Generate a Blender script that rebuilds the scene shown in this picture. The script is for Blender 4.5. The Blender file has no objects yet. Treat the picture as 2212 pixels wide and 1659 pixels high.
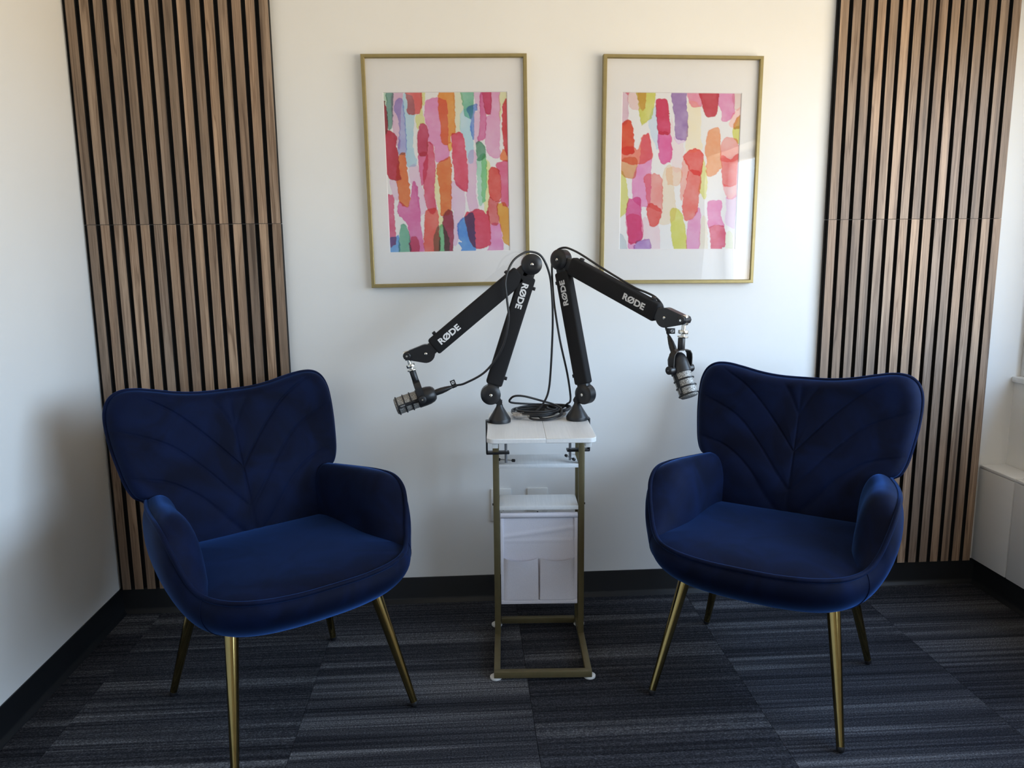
import bpy, bmesh, math, random
import numpy as np
from mathutils import Vector, Matrix

scene = bpy.context.scene
COL = scene.collection
R = math.radians

# ------------------------------------------------------------------ camera
YAW, PITCH, ROLL = 0.0615, -0.1668, -0.0097
cam_d = bpy.data.cameras.new('camera')
cam_d.sensor_fit = 'HORIZONTAL'
cam_d.sensor_width = 36.0
cam_d.lens = 1668.56 / 2212 * 36
cam_d.clip_start = 0.02
cam = bpy.data.objects.new('camera', cam_d)
COL.objects.link(cam)
fw = Vector((math.sin(YAW) * math.cos(PITCH), math.cos(YAW) * math.cos(PITCH), math.sin(PITCH)))
rt = Vector((math.cos(YAW), -math.sin(YAW), 0))
up = rt.cross(fw)
rt2 = math.cos(ROLL) * rt + math.sin(ROLL) * up
up2 = -math.sin(ROLL) * rt + math.cos(ROLL) * up
cam.matrix_world = Matrix((
    (rt2.x, up2.x, -fw.x, 1.164),
    (rt2.y, up2.y, -fw.y, -2.5216),
    (rt2.z, up2.z, -fw.z, 1.1809),
    (0, 0, 0, 1)))
scene.camera = cam

# ------------------------------------------------------------------ daylight
SKY = 9.0
world = bpy.data.worlds.new('daylight_sky')
scene.world = world
world.use_nodes = True
wn = world.node_tree
wn.nodes.clear()
w_out = wn.nodes.new('ShaderNodeOutputWorld')
w_bg = wn.nodes.new('ShaderNodeBackground')
w_tc = wn.nodes.new('ShaderNodeTexCoord')
w_sep = wn.nodes.new('ShaderNodeSeparateXYZ')
w_map = wn.nodes.new('ShaderNodeMapRange')
w_ramp = wn.nodes.new('ShaderNodeValToRGB')
w_map.inputs[1].default_value = -1.0
w_map.inputs[2].default_value = 1.0
wr = w_ramp.color_ramp
wr.elements[0].position = 0.0
wr.elements[0].color = (0.78, 0.65, 0.46, 1)
wr.elements[1].position = 1.0
wr.elements[1].color = (0.34, 0.58, 1.0, 1)
e = wr.elements.new(0.485)
e.color = (0.78, 0.66, 0.48, 1)
e = wr.elements.new(0.515)
e.color = (0.62, 0.81, 1.0, 1)
wn.links.new(w_tc.outputs['Generated'], w_sep.inputs[0])
wn.links.new(w_sep.outputs[2], w_map.inputs[0])
wn.links.new(w_map.outputs[0], w_ramp.inputs[0])
wn.links.new(w_ramp.outputs[0], w_bg.inputs[0])
w_bg.inputs[1].default_value = SKY
wn.links.new(w_bg.outputs[0], w_out.inputs[0])

# the window opening as a light portal for the sky
pd = bpy.data.lights.new('window_portal', 'AREA')
pd.shape = 'RECTANGLE'
pd.size = 3.26
pd.size_y = 1.16
pd.cycles.is_portal = True
po = bpy.data.objects.new('window_portal', pd)
po.matrix_world = Matrix.Translation((3.33, -1.97, 1.324)) @ Matrix((
    (0, 0, 1, 0), (1, 0, 0, 0), (0, 1, 0, 0), (0, 0, 0, 1)))
COL.objects.link(po)

scene.view_settings.view_transform = 'Standard'
scene.view_settings.look = 'None'
scene.view_settings.exposure = 0.40
scene.view_settings.gamma = 1.0
scene.view_settings.use_curve_mapping = False
scene.cycles.max_bounces = 12
scene.cycles.diffuse_bounces = 8
scene.cycles.transparent_max_bounces = 16
scene.cycles.sample_clamp_indirect = 6.0

# ------------------------------------------------------------------ helpers
def lin(c):
    c = c / 255.0
    return c / 12.92 if c <= 0.04045 else ((c + 0.055) / 1.055) ** 2.4

def rgb(r, g, b):
    return (lin(r), lin(g), lin(b), 1)

class NT:
    """small wrapper for building node materials"""
    def __init__(self, name):
        self.m = bpy.data.materials.new(name)
        self.m.use_nodes = True
        self.t = self.m.node_tree
        self.p = self.t.nodes['Principled BSDF']
        self.out = self.t.nodes['Material Output']
    def n(self, kind, **kw):
        nd = self.t.nodes.new(kind)
        for k, v in kw.items():
            if k.startswith('i_'):
                key = k[2:]
                key = int(key) if key.isdigit() else key.replace('_', ' ')
                nd.inputs[key].default_value = v
            else:
                setattr(nd, k, v)
        return nd
    def l(self, a, b):
        self.t.links.new(a, b)
    def set(self, **kw):
        for k, v in kw.items():
            self.p.inputs[k.replace('_', ' ')].default_value = v
    def ramp(self, fac, stops):
        r = self.n('ShaderNodeValToRGB')
        els = r.color_ramp.elements
        els[0].position, els[0].color = stops[0]
        els[1].position, els[1].color = stops[-1]
        for pos, c in stops[1:-1]:
            x = els.new(pos)
            x.color = c
        self.l(fac, r.inputs[0])
        return r.outputs[0]
    def mix(self, fac, a, b, mode='MIX'):
        mx = self.n('ShaderNodeMix', data_type='RGBA', blend_type=mode)
        for sock, val in ((mx.inputs[0], fac), (mx.inputs[6], a), (mx.inputs[7], b)):
            if hasattr(val, 'is_linked') or isinstance(val, bpy.types.NodeSocket):
                self.l(val, sock)
            else:
                sock.default_value = val
        return mx.outputs[2]
    def bump(self, height, strength, dist=0.002):
        b = self.n('ShaderNodeBump')
        b.inputs['Strength'].default_value = strength
        b.inputs['Distance'].default_value = dist
        self.l(height, b.inputs['Height'])
        self.l(b.outputs[0], self.p.inputs['Normal'])

def simple(name, col, rough=0.5, metal=0.0, noise=0.0, nscale=40, bump=0.0, **kw):
    t = NT(name)
    t.set(Roughness=rough, Metallic=metal, **kw)
    tc = t.n('ShaderNodeTexCoord')
    nz = t.n('ShaderNodeTexNoise', i_Scale=nscale, i_Detail=4.0)
    t.l(tc.outputs['Object'], nz.inputs['Vector'])
    a = tuple(c * (1 - noise) for c in col[:3]) + (1,)
    b = tuple(min(1, c * (1 + noise)) for c in col[:3]) + (1,)
    t.l(t.ramp(nz.outputs[0], [(0.3, a), (0.7, b)]), t.p.inputs['Base Color'])
    if bump:
        t.bump(nz.outputs[0], bump)
    return t.m

class MB:
    """mesh builder: collects vertices and faces"""
    def __init__(self):
        self.v = []
        self.f = []
    def add(self, vs, fs, M=None):
        o = len(self.v)
        if M is not None:
            vs = [tuple(M @ Vector(p)) for p in vs]
        self.v += [tuple(p) for p in vs]
        self.f += [tuple(i + o for i in f) for f in fs]
        return self
    def box(self, lo, hi, bevel=0.0, M=None, seg=2):
        bm = bmesh.new()
        bmesh.ops.create_cube(bm, size=1)
        for v in bm.verts:
            v.co = Vector([lo[i] + (v.co[i] + 0.5) * (hi[i] - lo[i]) for i in range(3)])
        if bevel:
            bmesh.ops.bevel(bm, geom=bm.edges[:], offset=bevel, segments=seg, profile=0.5, affect='EDGES')
        bm.verts.index_update()
        vs = [v.co.copy() for v in bm.verts]
        fs = [[v.index for v in f.verts] for f in bm.faces]
        bm.free()
        return self.add(vs, fs, M)
    def lathe(self, prof, M=None, seg=28):
        """prof: (axial x, radius) pairs around local X axis; closes ends with r == 0"""
        vs, fs = [], []
        rings = []
        for x, r in prof:
            if r <= 1e-9:
                rings.append([len(vs)])
                vs.append((x, 0, 0))
            else:
                k = len(vs)
                rings.append(list(range(k, k + seg)))
                for i in range(seg):
                    a = 2 * math.pi * i / seg
                    vs.append((x, r * math.cos(a), r * math.sin(a)))
        for a, b in zip(rings, rings[1:]):
            if len(a) == 1 and len(b) == 1:
                continue
            for i in range(seg):
                j = (i + 1) % seg
                if len(a) == 1:
                    fs.append((a[0], b[j], b[i]))
                elif len(b) == 1:
                    fs.append((a[i], a[j], b[0]))
                else:
                    fs.append((a[i], a[j], b[j], b[i]))
        return self.add(vs, fs, M)
    def cyl(self, p0, p1, r0, r1=None, seg=20, bev=0.0):
        p0, p1 = Vector(p0), Vector(p1)
        r1 = r0 if r1 is None else r1
        L = (p1 - p0).length
        M = axis_matrix(p0, p1 - p0)
        if bev:
            prof = [(0, 0), (0, r0 - bev), (bev * 0.3, r0 - bev * 0.3), (bev, r0), (L - bev, r1), (L - bev * 0.3, r1 - bev * 0.3), (L, r1 - bev), (L, 0)]
        else:
            prof = [(0, 0), (0, r0), (L, r1), (L, 0)]
        return self.lathe(prof, M, seg)
    def tube(self, pts, r, seg=8, closed=False, caps=True):
        pts = [Vector(p) for p in pts]
        n = len(pts)
        tan = []
        for i in range(n):
            a = pts[(i - 1) % n] if closed else pts[max(i - 1, 0)]
            b = pts[(i + 1) % n] if closed else pts[min(i + 1, n - 1)]
            tan.append((b - a).normalized())
        nrm = tan[0].orthogonal().normalized()
        vs, fs = [], []
        for i in range(n):
            nrm = (nrm - tan[i] * nrm.dot(tan[i])).normalized()
            bi = tan[i].cross(nrm)
            rr = r[i] if isinstance(r, (list, tuple)) else r
            for k in range(seg):
                a = 2 * math.pi * k / seg
                vs.append(pts[i] + (nrm * math.cos(a) + bi * math.sin(a)) * rr)
        for i in range(n if closed else n - 1):
            j = (i + 1) % n
            for k in range(seg):
                l = (k + 1) % seg
                fs.append((i * seg + k, i * seg + l, j * seg + l, j * seg + k))
        if caps and not closed:
            fs.append(tuple(reversed(range(seg))))
            fs.append(tuple((n - 1) * seg + k for k in range(seg)))
        return self.add(vs, fs)
    def prism(self, poly, d0, d1, M=None):
        """poly in local XY, extruded along local Z from d0 to d1"""
        n = len(poly)
        vs = [(x, y, d0) for x, y in poly] + [(x, y, d1) for x, y in poly]
        fs = [tuple(reversed(range(n))), tuple(range(n, 2 * n))]
        fs += [(i, (i + 1) % n, n + (i + 1) % n, n + i) for i in range(n)]
        return self.add(vs, fs, M)
    def grid(self, P, wrap_u=False):
        """P[i][j] positions"""
        nu, nv = len(P), len(P[0])
        vs = [p for row in P for p in row]
        fs = []
        for i in range(nu if wrap_u else nu - 1):
            k = (i + 1) % nu
            for j in range(nv - 1):
                fs.append((i * nv + j, k * nv + j, k * nv + j + 1, i * nv + j + 1))
        return self.add(vs, fs)
    def mesh(self, name, smooth=True, angle=38):
        me = bpy.data.meshes.new(name)
        me.from_pydata([tuple(p) for p in self.v], [], self.f)
        me.validate()
        bm = bmesh.new()
        bm.from_mesh(me)
        bmesh.ops.recalc_face_normals(bm, faces=bm.faces[:])
        bm.to_mesh(me)
        bm.free()
        if smooth:
            for p in me.polygons:
                p.use_smooth = True
            me.set_sharp_from_angle(angle=R(angle))
        return me
    def build(self, name, mat, parent=None, smooth=True, angle=38, **tags):
        return link(name, self.mesh(name, smooth, angle), mat, parent, **tags)

def link(name, me, mat, parent=None, **tags):
    o = bpy.data.objects.new(name, me)
    if mat is not None and not me.materials:
        me.materials.append(mat)
    COL.objects.link(o)
    if parent is not None:
        o.parent = parent
    for k, v in tags.items():
        o[k] = v
    return o

def thing(name, label, category, loc=(0, 0, 0), rotz=0.0, group=None):
    o = bpy.data.objects.new(name, None)
    o.empty_display_size = 0.05
    COL.objects.link(o)
    o.location = loc
    o.rotation_euler = (0, 0, rotz)
    o['label'] = label
    o['category'] = category
    if group:
        o['group'] = group
    return o

def copy_tree(o, parent=None):
    c = o.copy()
    COL.objects.link(c)
    c.parent = parent
    for ch in o.children:
        copy_tree(ch, c)
    return c

def axis_matrix(origin, xdir, upish=(0, 0, 1)):
    """matrix whose local X points along xdir"""
    x = Vector(xdir).normalized()
    u = Vector(upish)
    if abs(x.dot(u.normalized())) > 0.99:
        u = Vector((0, 1, 0))
    y = u.cross(x).normalized()
    z = x.cross(y)
    return Matrix(((x.x, y.x, z.x, origin[0]), (x.y, y.y, z.y, origin[1]), (x.z, y.z, z.z, origin[2]), (0, 0, 0, 1)))

def frame(origin, x, y, z):
    return Matrix(((x[0], y[0], z[0], origin[0]), (x[1], y[1], z[1], origin[1]), (x[2], y[2], z[2], origin[2]), (0, 0, 0, 1)))

def spline(C, n=8, closed=False):
    """Catmull-Rom through control points"""
    C = [np.array(c, float) for c in C]
    out = []
    m = len(C)
    for i in range(m if closed else m - 1):
        if closed:
            a, b, c, d = C[(i - 1) % m], C[i], C[(i + 1) % m], C[(i + 2) % m]
        else:
            b, c = C[i], C[i + 1]
            a = C[i - 1] if i > 0 else 2 * b - c
            d = C[i + 2] if i + 2 < m else 2 * c - b
        for k in range(n):
            t = k / n
            out.append(0.5 * (2 * b + (c - a) * t + (2 * a - 5 * b + 4 * c - d) * t * t + (3 * b - a - 3 * c + d) * t ** 3))
    if not closed:
        out.append(C[-1])
    return [tuple(p) for p in out]

def text_mesh(s, length, height, bold=0.035, depth=0.0):
    cu = bpy.data.curves.new('lettering', 'FONT')
    cu.body = s
    cu.offset = bold
    cu.size = 1.0
    cu.extrude = 0.02
    cu.resolution_u = 4
    ob = bpy.data.objects.new('lettering', cu)
    COL.objects.link(ob)
    dg = bpy.context.evaluated_depsgraph_get()
    me = bpy.data.meshes.new_from_object(ob.evaluated_get(dg))
    bpy.data.objects.remove(ob)
    bpy.data.curves.remove(cu)
    co = np.empty(len(me.vertices) * 3)
    me.vertices.foreach_get('co', co)
    co = co.reshape(-1, 3)
    lo, hi = co.min(0), co.max(0)
    co = co - (lo + hi) / 2
    co[:, 0] *= length / (hi[0] - lo[0])
    co[:, 1] *= height / (hi[1] - lo[1])
    co[:, 2] *= 0.0006 / (hi[2] - lo[2])
    me.vertices.foreach_set('co', co.ravel())
    return me

# ------------------------------------------------------------------ materials
M = {}
M['wall'] = simple('wall_paint', (0.85, 0.85, 0.84, 1), 0.6, noise=0.015, nscale=3, bump=0.0)
M['ceiling'] = simple('ceiling_paint', (0.85, 0.85, 0.84, 1), 0.8, noise=0.01, nscale=3)
M['black_rubber'] = simple('black_rubber_base', (0.006, 0.007, 0.009, 1), 0.42, noise=0.15, nscale=8)
M['enclosure'] = simple('enclosure_paint', (0.84, 0.84, 0.84, 1), 0.45, noise=0.01, nscale=5)
M['window_frame'] = simple('window_frame_paint', (0.7, 0.7, 0.7, 1), 0.4, noise=0.02)
M['sill'] = simple('sill_paint', (0.78, 0.78, 0.77, 1), 0.45, noise=0.02)
M['felt'] = simple('black_felt', (0.008, 0.008, 0.009, 1), 0.95, noise=0.3, nscale=600, bump=0.3)
M['gold_leg'] = simple('polished_gold_metal', (0.34, 0.25, 0.095, 1), 0.13, 1.0, noise=0.05, nscale=30)
M['gold_frame'] = simple('brushed_gold_frame', (0.36, 0.29, 0.13, 1), 0.38, 0.6, noise=0.05, nscale=60)
M['gold_paint'] = simple('gold_paint_tube', (0.13, 0.105, 0.05, 1), 0.42, 0.3, noise=0.06, nscale=60)
M['white_board'] = None
M['white_plastic'] = simple('white_plastic', (0.72, 0.72, 0.71, 1), 0.4, noise=0.02)
M['mat_board'] = simple('white_mat_board', (0.83, 0.82, 0.82, 1), 0.8, noise=0.01, nscale=90)
M['fabric'] = simple('white_canvas', (0.66, 0.65, 0.72, 1), 0.9, noise=0.05, nscale=500, bump=0.15)
M['black_plastic'] = simple('black_plastic', (0.012, 0.012, 0.014, 1), 0.38, noise=0.15, nscale=200, bump=0.03)
M['black_sleeve'] = simple('black_neoprene', (0.0055, 0.0055, 0.007, 1), 0.85, noise=0.25, nscale=700, bump=0.12)
M['silver'] = simple('bright_steel', (0.78, 0.76, 0.70, 1), 0.22, 1.0, noise=0.04)
M['steel'] = simple('dull_steel', (0.40, 0.40, 0.42, 1), 0.35, 1.0, noise=0.08)
M['white_ink'] = simple('white_print', (0.80, 0.80, 0.80, 1), 0.7, noise=0.02)
M['grey_ink'] = simple('grey_print', (0.35, 0.35, 0.35, 1), 0.7, noise=0.02)
M['cable'] = simple('black_cable_rubber', (0.012, 0.012, 0.014, 1), 0.4, noise=0.1)
M['socket'] = simple('outlet_plastic', (0.78, 0.78, 0.76, 1), 0.35, noise=0.01)
M['slot'] = simple('outlet_slot', (0.02, 0.02, 0.02, 1), 0.6, noise=0.1)

def make_board():
    t = NT('white_woodgrain_board')
    tc = t.n('ShaderNodeTexCoord')
    mp = t.n('ShaderNodeMapping')
    mp.inputs['Scale'].default_value = (220, 9, 220)
    nz = t.n('ShaderNodeTexNoise', i_Scale=1.0, i_Detail=3.0)
    t.l(tc.outputs['Object'], mp.inputs[0])
    t.l(mp.outputs[0], nz.inputs['Vector'])
    t.l(t.ramp(nz.outputs[0], [(0.3, (0.74, 0.745, 0.75, 1)), (0.7, (0.80, 0.80, 0.80, 1))]), t.p.inputs['Base Color'])
    t.set(Roughness=0.38)
    t.bump(nz.outputs[0], 0.06, 0.001)
    return t.m
M['white_board'] = make_board()

def make_glass(name, tint=(1, 1, 1, 1), strength=1.0):
    t = NT(name)
    t.t.nodes.remove(t.p)
    tr = t.n('ShaderNodeBsdfTransparent')
    tr.inputs[0].default_value = tint
    gl = t.n('ShaderNodeBsdfGlossy')
    gl.inputs['Roughness'].default_value = 0.0
    lw = t.n('ShaderNodeLayerWeight', i_Blend=0.5)
    pw = t.n('ShaderNodeMath', operation='POWER', i_1=5.0)
    t.l(lw.outputs['Facing'], pw.inputs[0])
    fr = t.n('ShaderNodeMath', operation='MULTIPLY_ADD', i_1=0.96, i_2=0.04)
    t.l(pw.outputs[0], fr.inputs[0])
    tc = t.n('ShaderNodeTexCoord')
    nz = t.n('ShaderNodeTexNoise', i_Scale=5.0, i_Detail=1.0)
    t.l(tc.outputs['Object'], nz.inputs['Vector'])
    b = t.n('ShaderNodeBump')
    b.inputs['Strength'].default_value = 0.05
    b.inputs['Distance'].default_value = 0.01
    t.l(nz.outputs[0], b.inputs['Height'])
    t.l(b.outputs[0], gl.inputs['Normal'])
    mx = t.n('ShaderNodeMixShader')
    t.l(fr.outputs[0], mx.inputs[0])
    t.l(tr.outputs[0], mx.inputs[1])
    t.l(gl.outputs[0], mx.inputs[2])
    t.l(mx.outputs[0], t.out.inputs[0])
    return t.m
M['glass'] = make_glass('clear_glass')

def make_plastic_film():
    t = NT('clear_plastic_film')
    t.t.nodes.remove(t.p)
    tr = t.n('ShaderNodeBsdfTransparent')
    gl = t.n('ShaderNodeBsdfGlossy')
    gl.inputs['Roughness'].default_value = 0.15
    tc = t.n('ShaderNodeTexCoord')
    nz = t.n('ShaderNodeTexNoise', i_Scale=120.0, i_Detail=2.0)
    t.l(tc.outputs['Object'], nz.inputs['Vector'])
    b = t.n('ShaderNodeBump')
    b.inputs['Strength'].default_value = 0.8
    b.inputs['Distance'].default_value = 0.004
    t.l(nz.outputs[0], b.inputs['Height'])
    t.l(b.outputs[0], gl.inputs['Normal'])
    mx = t.n('ShaderNodeMixShader')
    mx.inputs[0].default_value = 0.3
    t.l(tr.outputs[0], mx.inputs[1])
    t.l(gl.outputs[0], mx.inputs[2])
    t.l(mx.outputs[0], t.out.inputs[0])
    return t.m
M['film'] = make_plastic_film()

def make_wood():
    t = NT('walnut_veneer')
    tc = t.n('ShaderNodeTexCoord')
    oi = t.n('ShaderNodeObjectInfo')
    off = t.n('ShaderNodeCombineXYZ')
    mul = t.n('ShaderNodeMath', operation='MULTIPLY', i_1=37.0)
    t.l(oi.outputs['Random'], mul.inputs[0])
    for k in range(3):
        t.l(mul.outputs[0], off.inputs[k])
    add = t.n('ShaderNodeVectorMath', operation='ADD')
    t.l(tc.outputs['Object'], add.inputs[0])
    t.l(off.outputs[0], add.inputs[1])
    # fine pores
    mp = t.n('ShaderNodeMapping')
    mp.inputs['Scale'].default_value = (520, 520, 11)
    t.l(add.outputs[0], mp.inputs[0])
    fine = t.n('ShaderNodeTexNoise', i_Scale=1.0, i_Detail=3.0, i_Roughness=0.6)
    t.l(mp.outputs[0], fine.inputs['Vector'])
    # growth bands, drifting slowly along the slat
    mp2 = t.n('ShaderNodeMapping')
    mp2.inputs['Scale'].default_value = (42, 42, 1.3)
    t.l(add.outputs[0], mp2.inputs[0])
    band = t.n('ShaderNodeTexNoise', i_Scale=1.0, i_Detail=2.0, i_Distortion=0.6)
    t.l(mp2.outputs[0], band.inputs['Vector'])
    rings = t.n('ShaderNodeMath', operation='MULTIPLY', i_1=26.0)
    t.l(band.outputs[0], rings.inputs[0])
    sn = t.n('ShaderNodeMath', operation='SINE')
    t.l(rings.outputs[0], sn.inputs[0])
    c1 = t.ramp(band.outputs[0], [(0.32, (0.215, 0.150, 0.105, 1)), (0.5, (0.340, 0.240, 0.168, 1)), (0.68, (0.47, 0.340, 0.242, 1))])
    c2 = t.ramp(sn.outputs[0], [(0.0, (1.0, 1.0, 1.0, 1)), (0.72, (0.96, 0.95, 0.94, 1)), (1.0, (0.58, 0.53, 0.49, 1))])
    c3 = t.ramp(fine.outputs[0], [(0.33, (0.55, 0.50, 0.46, 1)), (0.52, (1, 1, 1, 1)), (0.8, (1.14, 1.12, 1.1, 1))])
    a = t.mix(0.85, c1, c2, 'MULTIPLY')
    b = t.mix(0.75, a, c3, 'MULTIPLY')
    # some slats are greyer and darker than others
    r2 = t.n('ShaderNodeMath', operation='MULTIPLY', i_1=7.31)
    t.l(oi.outputs['Random'], r2.inputs[0])
    fr = t.n('ShaderNodeMath', operation='FRACT')
    t.l(r2.outputs[0], fr.inputs[0])
    tone = t.ramp(fr.outputs[0], [(0.0, (0.72, 0.73, 0.76, 1)), (0.35, (0.88, 0.89, 0.90, 1)), (0.6, (1.04, 1.0, 0.97, 1)), (1.0, (1.2, 1.15, 1.08, 1))])
    t.l(t.mix(1.0, b, tone, 'MULTIPLY'), t.p.inputs['Base Color'])
    t.set(Roughness=0.48)
    t.bump(fine.outputs[0], 0.12, 0.001)
    return t.m
M['walnut'] = make_wood()

def make_velvet():
    t = NT('blue_velvet')
    tc = t.n('ShaderNodeTexCoord')
    big = t.n('ShaderNodeTexNoise', i_Scale=7.0, i_Detail=4.0, i_Distortion=1.4)
    t.l(tc.outputs['Object'], big.inputs['Vector'])
    fine = t.n('ShaderNodeTexNoise', i_Scale=900.0, i_Detail=1.0)
    t.l(tc.outputs['Object'], fine.inputs['Vector'])
    c = t.ramp(big.outputs[0], [(0.35, (0.0006, 0.0025, 0.0140, 1)), (0.66, (0.0017, 0.0068, 0.0350, 1))])
    t.l(c, t.p.inputs['Base Color'])
    t.set(Roughness=0.75)
    t.p.inputs['Specular IOR Level'].default_value = 0.12
    t.p.inputs['Sheen Weight'].default_value = 0.42
    t.p.inputs['Sheen Roughness'].default_value = 0.30
    t.p.inputs['Sheen Tint'].default_value = (0.10, 0.30, 0.95, 1)
    t.bump(fine.outputs[0], 0.12, 0.001)
    return t.m
M['velvet'] = make_velvet()

def make_grille():
    t = NT('microphone_mesh')
    tc = t.n('ShaderNodeTexCoord')
    v = t.n('ShaderNodeTexVoronoi', i_Scale=420.0)
    t.l(tc.outputs['Object'], v.inputs['Vector'])
    c = t.ramp(v.outputs['Distance'], [(0.20, (0.012, 0.012, 0.012, 1)), (0.55, (0.38, 0.365, 0.34, 1))])
    t.l(c, t.p.inputs['Base Color'])
    t.set(Roughness=0.5, Metallic=0.35)
    t.bump(v.outputs['Distance'], 0.5, 0.001)
    return t.m
M['grille'] = make_grille()

def make_carpet():
    t = NT('charcoal_carpet_loop')
    tc = t.n('ShaderNodeTexCoord')
    oi = t.n('ShaderNodeObjectInfo')
    mul = t.n('ShaderNodeMath', operation='MULTIPLY', i_1=53.0)
    t.l(oi.outputs['Random'], mul.inputs[0])
    off = t.n('ShaderNodeCombineXYZ')
    for k in range(3):
        t.l(mul.outputs[0], off.inputs[k])
    add = t.n('ShaderNodeVectorMath', operation='ADD')
    t.l(tc.outputs['Object'], add.inputs[0])
    t.l(off.outputs[0], add.inputs[1])
    def noise(scale, detail=2.0, dist=0.0, rough=0.5):
        mp = t.n('ShaderNodeMapping')
        mp.inputs['Scale'].default_value = scale
        t.l(add.outputs[0], mp.inputs[0])
        nz = t.n('ShaderNodeTexNoise', i_Scale=1.0, i_Detail=detail, i_Distortion=dist, i_Roughness=rough)
        t.l(mp.outputs[0], nz.inputs['Vector'])
        return nz.outputs[0]
    bands = noise((0.5, 17, 0.1), 1.5, 0.0, 0.5)      # wide stripes
    lines = noise((1.2, 130, 0.1), 1.0)               # thin rows
    loops = noise((230, 330, 10), 1.0)                # yarn loops
    b = t.ramp(bands, [(0.30, (0.017, 0.018, 0.022, 1)), (0.45, (0.027, 0.0285, 0.034, 1)), (0.56, (0.036, 0.0375, 0.043, 1)), (0.60, (0.062, 0.064, 0.070, 1)), (0.72, (0.078, 0.080, 0.086, 1))])
    l = t.ramp(lines, [(0.34, (0.50, 0.50, 0.55, 1)), (0.5, (1.0, 1.0, 1.0, 1)), (0.66, (1.5, 1.5, 1.5, 1))])
    p = t.ramp(loops, [(0.35, (0.45, 0.45, 0.5, 1)), (0.55, (1.0, 1.0, 1.0, 1)), (0.72, (2.0, 2.0, 2.0, 1))])
    c = t.mix(0.9, b, l, 'MULTIPLY')
    c = t.mix(0.9, c, p, 'MULTIPLY')
    tone = t.ramp(oi.outputs['Random'], [(0.0, (0.78, 0.78, 0.80, 1)), (1.0, (1.25, 1.25, 1.25, 1))])
    t.l(t.mix(1.0, c, tone, 'MULTIPLY'), t.p.inputs['Base Color'])
    t.set(Roughness=0.95)
    t.p.inputs['Specular IOR Level'].default_value = 0.1
    t.bump(loops, 0.6, 0.003)
    return t.m
M['carpet'] = make_carpet()

# ------------------------------------------------------------------ room shell
XR, XC, ZC, YF = 3.06, 2.962, 2.62, -6.0    # right wall, enclosure face, ceiling, rear wall
ZB, ZS = 0.0895, 1.2815                     # top of base, seam of the slat panels

floor = MB().box((-0.15, YF - 0.1, -0.12), (3.4, 0.12, -0.006)).build('floor', M['black_rubber'], kind='structure')
rng = random.Random(4)
TW, TD = 0.5965, 0.6
for ci in range(6):
    x0 = -0.4665 + ci * TW
    y0 = (0.15, 0.45)[ci % 2] + 0.0
    ri = 0
    while y0 - ri * TD > YF:
        ya, yb = y0 - ri * TD, y0 - (ri + 1) * TD
        ri += 1
        g = 0.0006
        lx, hx = max(x0 + g, 0.002), min(x0 + TW - g, XR + 0.0)
        ly, hy = max(yb + g, YF), min(ya - g, -0.002)
        if hx - lx < 0.01 or hy - ly < 0.01:
            continue
        cx, cy = x0 + TW / 2, (ya + yb) / 2
        o = MB().box((lx - cx, ly - cy, -0.0055), (hx - cx, hy - cy, 0.0)).build('carpet_tile', M['carpet'], floor, smooth=False)
        o.location = (cx, cy, 0)

MB().box((-0.15, 0, 0), (3.4, 0.12, ZC)).build('wall_back', M['wall'], kind='structure')
MB().box((-0.15, YF, 0), (0, 0, ZC)).build('wall_left', M['wall'], kind='structure')
MB().box((-0.15, YF - 0.12, 0), (3.4, YF, ZC)).build('wall_front', M['wall'], kind='structure')
MB().box((-0.15, YF - 0.12, ZC), (3.4, 0.12, ZC + 0.1)).build('ceiling', M['ceiling'], kind='structure')
WIN_A = -0.34
WY, WZ0, WZ1 = -3.60, 0.748, 1.90
wr_ = MB().box((XR, YF, 0), (XR + 0.25, 0, WZ0 - 0.02))
wr_.box((XR, YF, WZ1), (XR + 0.25, 0, ZC))
wr_.box((XR, YF, WZ0 - 0.02), (XR + 0.25, WY, WZ1))
wr_.build('wall_right', M['wall'], smooth=False, kind='structure')

# window in the right wall
win = MB()
win.box((XR + 0.018, -0.045, WZ0), (XR + 0.215, -0.0005, WZ1), 0.003)          # deep end post against the back wall
win.box((XR + 0.165, WIN_A, WZ0), (XR + 0.215, -0.045, WZ1), 0.003)            # added solid panel, out of view, cuts daylight on the nearby back wall
for y in (WIN_A - 0.028, -1.40, -2.50, WY + 0.028):
    win.box((XR + 0.165, y - 0.028, WZ0), (XR + 0.215, y + 0.028, WZ1), 0.004)
for z in (WZ0 + 0.028, WZ1 - 0.028):
    win.box((XR + 0.168, WY, z - 0.026), (XR + 0.212, -0.001, z + 0.026), 0.004)
w1 = win.build('window_1', M['window_frame'], kind='structure')
for a, b in ((WIN_A - 0.056, -1.372), (-1.428, -2.472), (-2.528, WY + 0.056)):
    MB().box((XR + 0.188, b, WZ0 + 0.054), (XR + 0.192, a, WZ1 - 0.054)).build('pane', M['glass'], w1, smooth=False)
MB().box((XR - 0.012, WY, WZ0 - 0.02), (XR + 0.245, -0.001, WZ0), 0.004).build('window_sill', M['sill'], w1)

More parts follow.
